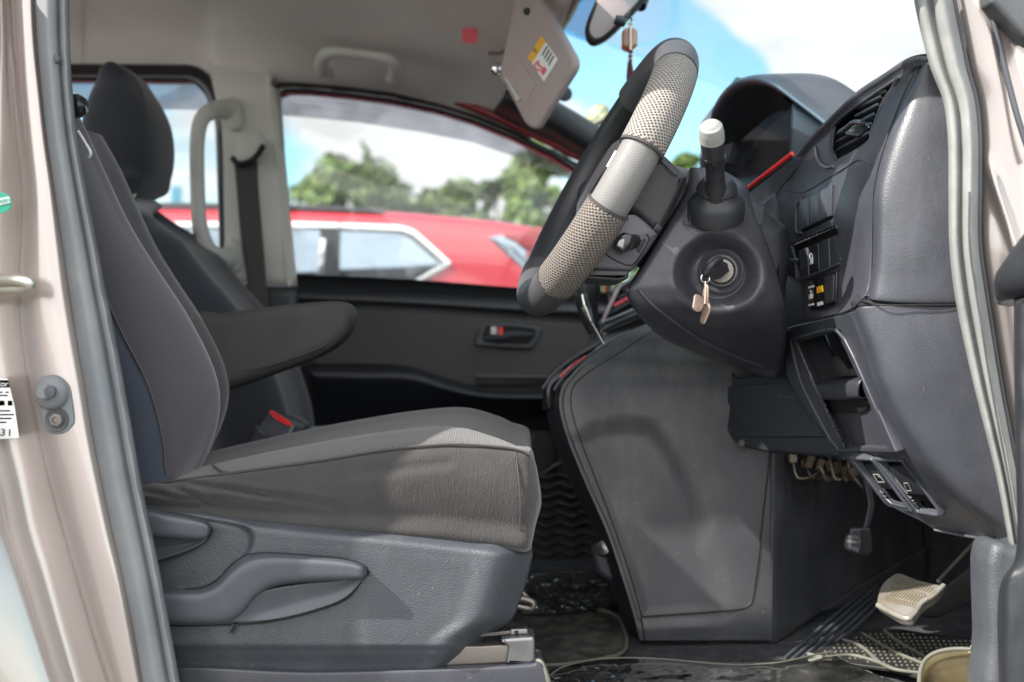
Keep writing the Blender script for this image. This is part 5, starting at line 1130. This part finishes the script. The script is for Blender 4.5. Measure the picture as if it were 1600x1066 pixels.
grid('cluster_side', [[P(1160, 345, 1.62), P(1185, 322, 1.62), P(1212, 300, 1.64)], [P(1175, 380, 1.62), P(1210, 360, 1.62), P(1228, 350, 1.64)], [P(1195, 440, 1.60), P(1220, 430, 1.61), P(1232, 430, 1.64)]], 'dash_smooth', db, 24, 24, off=lambda x, y: -.01 * math.exp(-((x - 1222) / 14) ** 2), solid=.004)
# main body behind the column up to the far door, and the centre vent
def xz(x, z, d): return V3(x, d, z)
bprof = [(1.0, 1.20), (.52, 1.21), (.45, 1.19), (.43, 1.12), (.44, 1.0), (.47, .93), (.56, .88), (1.0, .9)]
grid('main_body', [[xz(x, z, d) for x, z in bprof] for d in (1.68, 1.9, 2.2, 2.55)], 'dash_dark', db, 40, 24, solid=.01)
cvp = plane3((944, 505, 2.12), (1000, 460, 2.05), (960, 450, 2.22))
cv = plate('centre_vent', [rnd([(938, 508), (968, 446), (1040, 400), (1060, 440), (1010, 482)], 4), rnd([(947, 499), (971, 452), (1036, 410), (1050, 438), (1006, 474)], 4)], 2.12, .05, 'silver', db, .003)
plate('vent_dark', [[(945, 500), (971, 450), (1036, 408), (1052, 440), (1006, 476)]], 2.15, .01, 'black', cv, .001)
for i in range(4):
    tube('vent_slat', [P(952 + i * 7, 490 - i * 12, 2.125), P(1004 + i * 8, 462 - i * 12, 2.125)], .004, 'trim_plastic' if i != 1 else 'pink_label', cv, 6, smooth=False)
plate('centre_panel', [rnd([(925, 540), (944, 512), (1010, 484), (1075, 460), (1100, 560), (960, 590)], 6)], 2.11, .2, 'black_gloss', db, .01)
tube('centre_panel_line', [P(942, 516, 2.105), P(975, 499, 2.105), P(1010, 486, 2.105)], .003, 'lever_plastic', db, 6)
# ------------------------------------------------------------------ panel under the column
kn = thing('knee_panel', 'black panel with storage lid below the steering column', 'panel', P(1180, 700, 1.7))
pkn = plane3((1090, 560, 1.80), (1240, 600, 1.635), (1285, 690, 1.575))
hole = rnd([(1140, 558), (1211, 543), (1214, 577), (1204, 584), (1146, 590)], [6, 8, 6, 8, 8])
plate('panel_board', [rnd([(1084, 545), (1120, 530), (1218, 520), (1226, 560), (1236, 598), (1300, 692), (1322, 718), (1286, 712), (1185, 704), (1162, 699), (1142, 685), (1128, 658), (1100, 596)], [6, 3, 3, 3, 3, 3, 3, 3, 6, 6, 8, 3, 3]), hole], pkn, .03, 'dash_dark', kn, .004)
plate('hole_back', [[(1125, 540), (1222, 530), (1224, 590), (1140, 600)]], pkn, .003, 'black', kn, .001, -.045)
plate('storage_lid', [rnd([(1127, 606), (1240, 596), (1252, 606), (1290, 684), (1168, 684)], [4, 8, 6, 3, 4])], pkn, .006, 'dash_dark', kn, .002, .004)
tube('bolt', [onplane(1158, 692, pkn) + V3(0, -.006, 0), onplane(1157, 691, pkn) + V3(0, -.001, 0)], .005, 'silver', kn, 12, smooth=False)
tube('panel_rib', [onplane(1117, 552, pkn) + V3(0, -.004, 0), onplane(1124, 570, pkn) + V3(0, -.004, 0), onplane(1133, 584, pkn) + V3(0, -.004, 0)], .0016, 'trim_plastic', kn, 6)
text('lid_letters', 'SRS AIRBAG', pkn, 1237, 622, .0085, 'lever_plastic', kn, -4, .0075)
cl_ = box('connector', P(1158, 578, 1.80), (.016, .015, .022), 'connector', kn, .003)
box('connector', P(1168, 574, 1.80), (.012, .014, .026), 'connector', kn, .003)
# wiring behind the edge of the panel
wi = thing('wiring', 'cream connectors and brown wires hanging under the dashboard', 'wiring', P(1290, 740, 1.75))
rw = random.Random(4)
for i in range(8):
    x = 1240 + (i % 8) * 13 + rw.uniform(-3, 3); y = 718 + (i // 8) * 14 + (x - 1238) * .22 + rw.uniform(-3, 3)
    box('connector', P(x, y, 1.74 + rw.uniform(-.03, .03)), (.012, .012, .013 + rw.random() * .008), 'connector' if rw.random() < .35 else 'wire_brown', wi, .002, Matrix.Rotation(rw.uniform(-.5, .5), 3, 'Y'))
for i in range(7):
    x = 1250 + i * 14; tube('wire', [P(x - 12, 706, 1.76), P(x + rw.uniform(-6, 6), 730 + rw.uniform(0, 22), 1.72), P(x + 14, 738 + rw.uniform(0, 30), 1.74), P(x + 34, 735 + i * 4, 1.78)], .0018, 'wire_brown' if i % 2 else 'connector', wi, 6)
# ------------------------------------------------------------------ console
cn = thing('centre_console', 'tall dark grey centre console tapering to the floor with gear selector on top', 'console', P(1080, 1000, 1.85))
cL = [(492, 1052, 1.78), (515, 990, 1.76), (540, 950, 1.75), (565, 916, 1.74), (590, 893, 1.735), (610, 881, 1.73), (640, 879, 1.725), (690, 892, 1.72), (760, 920, 1.715), (830, 950, 1.71), (900, 973, 1.705), (960, 991, 1.70), (1002, 1001, 1.70)]
rows = []
for y, x, d in cL:
    xr = 1205 + 0 * y
    ye = y
    rows.append([P(x + 4, y, d + .30), P(x, y, d + .05), P(x + 1, y, d + .01), P(x + 6, y, d), P(x + (xr - x) * .4, y, d), P(xr - 12, y, d), P(xr + 4, y + (3 if y > 990 else 0), d + .004), P(xr + 18, y - (4 if y > 990 else 0), d + .02), P(xr + 60, y - (34 if y > 980 else 8), d + .085), P(xr + 130, y - (84 if y > 980 else 20), d + .20), P(xr + 240, y - (150 if y > 980 else 30), d + .42)])
arcp = [(905, 690), (930, 668), (985, 662), (1018, 668), (1040, 695), (1068, 750), (1095, 815), (1120, 890), (1132, 960), (1003, 966), (985, 900), (945, 795), (905, 690)]
def cof(x, y):
    o = .010 * sm(20, -20, (pdist(x, y, arcp) * (-1 if inside(x, y, arcp) else 1))) if 860 < x < 1170 and y > 630 else 0
    return o
grid('console_side', rows, 'console', cn, 170, 170, off=cof, solid=.006)
gl_ = curvy([(1060, 498), (1030, 512), (1000, 530), (960, 556), (925, 578), (902, 596), (893, 612), (893, 640), (905, 682), (928, 742), (955, 812), (985, 900), (1003, 964)], 80, False)
tube('panel_gap', [P(x, y, 1.70 + max(0, (900 - y)) * .00006) for x, y in gl_], .0016, 'black', cn, 6, 120)
def cd(y): 
    for (y0, _, a), (y1, _, b) in zip(cL, cL[1:]):
        if y0 <= y <= y1: return a + (b - a) * (y - y0) / (y1 - y0)
    return 1.7
bpy.data.objects.remove(bpy.data.objects['panel_gap'])
def lift(x, y, o=.0008): return P(x, y, cd(y) - o)
tube('panel_gap', [lift(x, y) + (P(x, y, 1.7) - V3(0, 0, CZ)).normalized() * cof(x, y) for x, y in gl_], .0010, 'black', cn, 6, 140)
tube('panel_gap', [lift(1003, 964), lift(1060, 960), lift(1120, 956), lift(1155, 952), lift(1168, 947), lift(1176, 934), lift(1184, 880), lift(1193, 800), lift(1200, 740), lift(1204, 700)], .0014, 'black', cn, 6, 140)
tube('panel_gap', [P(1002, 966, 1.6985), P(1008, 1002, 1.6985)], .0012, 'black', cn, 6, smooth=False)
# gear selector plate and lever, its red reflection built as a tube
gt = grid('selector_plate', [[P(1010, 508, 1.84), P(950, 530, 1.82), P(905, 555, 1.80), P(870, 580, 1.80), P(850, 602, 1.80), P(848, 640, 1.80)], [P(1020, 502, 2.1), P(950, 520, 2.1), P(905, 545, 2.1), P(870, 572, 2.1), P(852, 598, 2.1), P(850, 640, 2.1)]], 'black_gloss', cn, 40, 16, solid=.02)
tube('red_glint', [P(875, 590, 1.76), P(893, 574, 1.76), P(915, 557, 1.765)], .0022, 'red_plastic', cn, 6)
tube('plate_edge', [P(866, 610, 1.755), P(880, 590, 1.757), P(905, 568, 1.76), P(945, 541, 1.765), P(985, 518, 1.77)], .0035, 'trim_plastic', cn, 8)
tube('plate_edge', [P(848, 608, 1.78), P(866, 584, 1.79), P(900, 558, 1.80), P(940, 535, 1.80)], .003, 'lever_plastic', cn, 8)
grid('console_rear', [[P(x - 1, y, d + .03) for y, x, d in cL[5:]], [P(x - 22, y, d + .12) for y, x, d in cL[5:]], [P(x - 26 + (10 if y > 800 else 0), y - (20 if y > 900 else 0), d + .30) for y, x, d in cL[5:]]], 'dash_dark', cn, 40, 12, solid=.02)
plate('side_pocket', [curvy([(925, 860), (940, 850), (952, 862), (968, 905), (962, 912), (935, 898)], 30)], 1.79, .03, 'dash_smooth', cn, .008)
lathe('hook', [(0, .01), (.012, .008), (.014, 0), (0, -.01)], P(944, 858, 1.78), (-.4, -1, .5), 'silver', cn, 16)
ge = thing('gear_lever', 'black gear lever with a chrome collar and bare steel rod', 'gear lever', P(935, 540, 1.80))
tube('knob', [P(920, 436, 1.80), P(919, 452, 1.80), P(917, 470, 1.80), P(922, 500, 1.80), P(930, 520, 1.80)], [.018, .021, .020, .014, .010], 'wheel_dark', ge, 20, 30)
tube('collar', [P(911, 460, 1.775), P(916, 480, 1.775), P(922, 498, 1.775), P(925, 506, 1.775)], [.007, .009, .007, .003], 'chrome', ge, 16, 20)
tube('rod', [P(925, 504, 1.775), P(934, 520, 1.775), P(945, 540, 1.775)], .0025, 'chrome', ge, 10)
# ------------------------------------------------------------------ pedals
pp_ = thing('parking_brake_pedal', 'small black rubber pedal on a bent arm beside the console', 'pedal', P(1344, 868, 1.75))
pd_ = plate('pedal_pad', [rnd([(1328, 824), (1362, 826), (1366, 862), (1358, 870), (1338, 869), (1324, 860)], 6)], 1.70, .02, 'rubber_mat', pp_, .004)
plate('pedal_ridge', [rnd([(1327, 826), (1345, 826), (1347, 848), (1342, 866), (1326, 858)], 4)], 1.698, .008, 'dash_smooth', pd_, .003, .004)
text('pedal_letters', 'PARK\nBRAKE', 1.692, 1334, 843, .007, 'seal_light', pd_, -4)
tube('pedal_arm', [P(1345, 728, 1.74), P(1355, 760, 1.73), P(1361, 785, 1.725), P(1358, 808, 1.72), P(1350, 832, 1.715)], [.007, .006, .006, .006, .005], 'dash_dark', pp_, 10, 40)
tube('arm_edge', [P(1353, 760, 1.715), P(1358, 785, 1.712), P(1355, 808, 1.71), P(1349, 830, 1.708)], .0018, 'trim_plastic', pp_, 6)
br = thing('brake_pedal', 'sunlit pale pedal pad with a chevron tread on a thin steel rod', 'pedal', P(1420, 967, 1.55))
pbp = plane3((1372, 935, 1.49), (1410, 900, 1.53), (1440, 950, 1.43))
bo = rnd([(1368, 944), (1374, 912), (1402, 892), (1438, 906), (1476, 914), (1462, 932), (1441, 944), (1424, 968), (1406, 966)], [8, 14, 10, 12, 5, 8, 10, 6, 6])
bp_ = plate('pedal_pad', [bo], pbp, .012, 'pedal_pad', br, .005, 0, 5)
for i in range(12):
    for r_i in range(4):
        u = .06 + i * .075; v = .12 + r_i * .21
        c0 = (1378 + 62 * u + 22 * v, 944 + 8 * u - 40 * v + 6 * u); c1 = (c0[0] + (7 if r_i % 2 else 1), c0[1] - 8)
        c1 = (c0[0] + (8 if r_i % 2 else -2), c0[1] - 8)
        if all(inside(q[0], q[1], bo) and pdist(q[0], q[1], bo) > 4 for q in (c0, c1)):
            plate('tread_groove', [[c0, (c0[0] + 2.6, c0[1]), (c1[0] + 2.6, c1[1]), c1]], pbp, .0012, 'pedal_groove', bp_, .0002, .0008)
tube('pad_rim', [onplane(x, y, pbp) + V3(-.001, -.003, .001) for x, y in [(1372, 946), (1392, 957), (1416, 967), (1428, 960), (1440, 943), (1458, 932), (1474, 916)]], .0042, 'pedal_pad', bp_, 8, 60)
tube('pedal_rod', [P(1466, 908, 1.50), P(1490, 882, 1.56), P(1524, 845, 1.64), P(1560, 800, 1.68)], .0032, 'steel', br, 8)
plate('pedal_plate', [rnd([(1430, 962), (1444, 944), (1500, 900), (1560, 850), (1600, 800), (1620, 900), (1500, 950), (1460, 968)], 5)], 1.66, .01, 'rubber_mat', br, .003)
# ------------------------------------------------------------------ things on the floor
def fp(px, py, z):
    """point on the level plane z seen at a pixel"""
    t = (z - CZ) / ((533 - py) / F); return V3((px - 800) / F * t, t, z)
def fpoly(pts, z): return [fp(x, y, z) for x, y in pts]
def fsheet(name, pts, z, th, m, parent, bevel=.002, smooth=True):
    q = curvy(pts, 70) if smooth else pts
    pl_ = (V3(0, 1.5, z), V3(0, 0, 1)); return plate(name, [q], pl_, th, m, parent, bevel)
fm_ = tag(fsheet('floor_mat', [(780, 1000), (800, 965), (860, 950), (930, 950), (965, 965), (978, 1000), (970, 1022), (930, 1032), (870, 1040), (790, 1040)], .524, .008, 'mat_carpet', None), 'dark carpet floor mat lying between the seat rail and the console', 'floor mat')
tube('mat_binding', [fp(x, y, .526) for x, y in curvy([(790, 1040), (870, 1039), (930, 1031), (970, 1021), (979, 1000), (966, 965), (930, 950)], 50, False)], .003, 'mat_edge', None).parent = fm_
bpy.data.objects['mat_binding'].location = -ORG[fm_.name] + ORG['mat_binding']
cs1 = grid('clear_sheet', [[fp(800, 905, .550), fp(870, 893, .550), fp(950, 893, .550)], [fp(805, 925, .540), fp(870, 920, .540), fp(955, 922, .540)], [fp(815, 945, .535), fp(870, 942, .535), fp(960, 935, .535)], [fp(815, 958, .530), fp(870, 958, .530), fp(970, 945, .530)]], 'clear_plastic', None, 90, 60, off=lambda x, y: .010 * noise.noise(V3(x * .09, y * .14, 0)) + .005 * noise.noise(V3(x * .25, y * .3, 5)), solid=.0008)
tag(cs1, 'crinkled clear plastic sheet on the floor in front of the passenger seat', 'plastic sheet')
cs2 = grid('clear_sheet', [[fp(860, 1046, .545), fp(930, 1030, .540), fp(1030, 1028, .540), fp(1130, 1034, .540), fp(1240, 1030, .540), fp(1300, 1015, .540)], [fp(850, 1066, .550), fp(930, 1050, .550), fp(1030, 1045, .550), fp(1130, 1048, .550), fp(1240, 1046, .550), fp(1330, 1036, .550)], [fp(850, 1100, .550), fp(930, 1100, .550), fp(1030, 1100, .550), fp(1130, 1100, .550), fp(1240, 1100, .550), fp(1480, 1100, .550)]], 'clear_plastic', None, 150, 60, off=lambda x, y: .009 * noise.noise(V3(x * .03, y * .12, 0)) + .004 * noise.noise(V3(x * .12, y * .2, 5)), solid=.0008)
tag(cs2, 'crinkled clear plastic sheet along the door sill below the console', 'plastic sheet')
tube('sheet_hem', [fp(x, y, .550) for x, y in ((858, 1056), (880, 1042), (920, 1032), (970, 1028), (1040, 1030), (1130, 1038), (1210, 1036), (1270, 1024), (1300, 1018))], .0013, 'mat_edge', None, 8, 90)
hm = bpy.data.objects['sheet_hem']; hm.parent = cs2; hm.location = ORG['sheet_hem'] - ORG[cs2.name]
dp = thing('foot_rest_strip', 'blue grey ribbed strip on the carpet beside the console', 'scuff strip', fp(1310, 970, .530))
for i in range(5):
    o = i * 9.5
    tube('rib', [fp(1226 + o * 1.3, 1030 + i * .5, .535), fp(1290 + o * 1.0, 975 + i * 3.2, .540), fp(1340 + o * .72, 932 + i * 4.5, .550), fp(1366 + o * .5, 912 + i * 4, .560)], .0034, 'trim_plastic', dp, 8, 30)
sm_ = thing('studded_mat', 'black rubber mat with pale studs and raised ribs below the pedals', 'floor mat', fp(1400, 1020, .530))
smo = [(1262, 1024), (1300, 1006), (1345, 985), (1400, 982), (1470, 992), (1560, 996), (1600, 1000), (1600, 1066), (1480, 1066), (1400, 1046), (1330, 1036)]
base_ = plate('mat_base', [curvy(smo, 80)], (V3(0, 1.5, .542), V3(0, 0, 1)), .006, 'rubber_mat', sm_, .002)
for ln in ([(1262, 1022), (1290, 1027), (1330, 1024), (1370, 1034), (1398, 1046)], [(1318, 1000), (1345, 1010), (1375, 1035), (1398, 1046), (1440, 1052)], [(1348, 990), (1378, 1008), (1410, 1024), (1445, 1038)], [(1382, 986), (1405, 1004), (1430, 1018), (1452, 1030)]):
    tube('mat_rib', [fp(x, y, .544) for x, y in ln], .0028, 'mat_edge', sm_, 8, 40)
V = []; Fs = []
for i in range(36):
    for j in range(13):
        x = 1290 + i * 8.4 + (j % 2) * 4.2 - j * 1.5; y = 986 + j * 5.4
        if inside(x, y, smo) and pdist(x, y, smo) > 5:
            c = fp(x, y, .542); k = len(V)
            for a in range(6): V.append(c + V3(math.cos(a * 1.047) * .0022, math.sin(a * 1.047) * .0022, 0))
            for a in range(6): V.append(c + V3(math.cos(a * 1.047) * .0016, math.sin(a * 1.047) * .0014, .0016))
            for a in range(6): Fs.append((k + a, k + (a + 1) % 6, k + 6 + (a + 1) % 6, k + 6 + a))
            Fs.append(tuple(range(k + 6, k + 12)))
s_ = meshobj('mat_studs', V, Fs, 'stud', sm_); s_['kind'] = 'stuff'
ov = tag(plate('pedal_cover', [curvy([(1438, 1050), (1446, 1030), (1466, 1018), (1500, 1014), (1540, 1018), (1560, 1030), (1566, 1066), (1560, 1110), (1440, 1110), (1435, 1076)], 60)], plane3((1440, 1050, 1.27), (1550, 1040, 1.24), (1500, 1100, 1.20)), .004, 'amber_plastic', None, .0015), 'see-through yellowish plastic paddle in the lower right corner', 'plastic paddle')
tube('cover_rim', [P(x, y, d) for x, y, d in ((1436, 1080, 1.23), (1438, 1050, 1.255), (1447, 1030, 1.27), (1468, 1018, 1.272), (1502, 1014, 1.265), (1545, 1019, 1.25), (1562, 1032, 1.24))], .0026, 'mat_edge', None, 8, 50)
cr_ = bpy.data.objects['cover_rim']; cr_.parent = ov; cr_.location = ORG['cover_rim'] - ORG[ov.name]
wt = thing('ribbed_shoe', 'white ribbed plastic toe showing behind the kick panel', 'shoe', P(1535, 1020, 1.36))
wb = grid('shoe_toe', [[P(1512, 1026, 1.38), P(1516, 1010, 1.37), P(1528, 996, 1.36), (P(1545, 986, 1.35)), P(1575, 976, 1.35)], [P(1520, 1030, 1.34), P(1528, 1018, 1.33), P(1540, 1006, 1.32), P(1555, 998, 1.32), P(1580, 990, 1.32)], [P(1530, 1040, 1.33), P(1538, 1030, 1.32), P(1548, 1022, 1.31), P(1562, 1014, 1.31), P(1585, 1008, 1.31)]], 'shoe_white', wt, 50, 40, off=lambda x, y: .0012 * math.sin((x * .5 + y * .85) * 1.25), solid=.004)
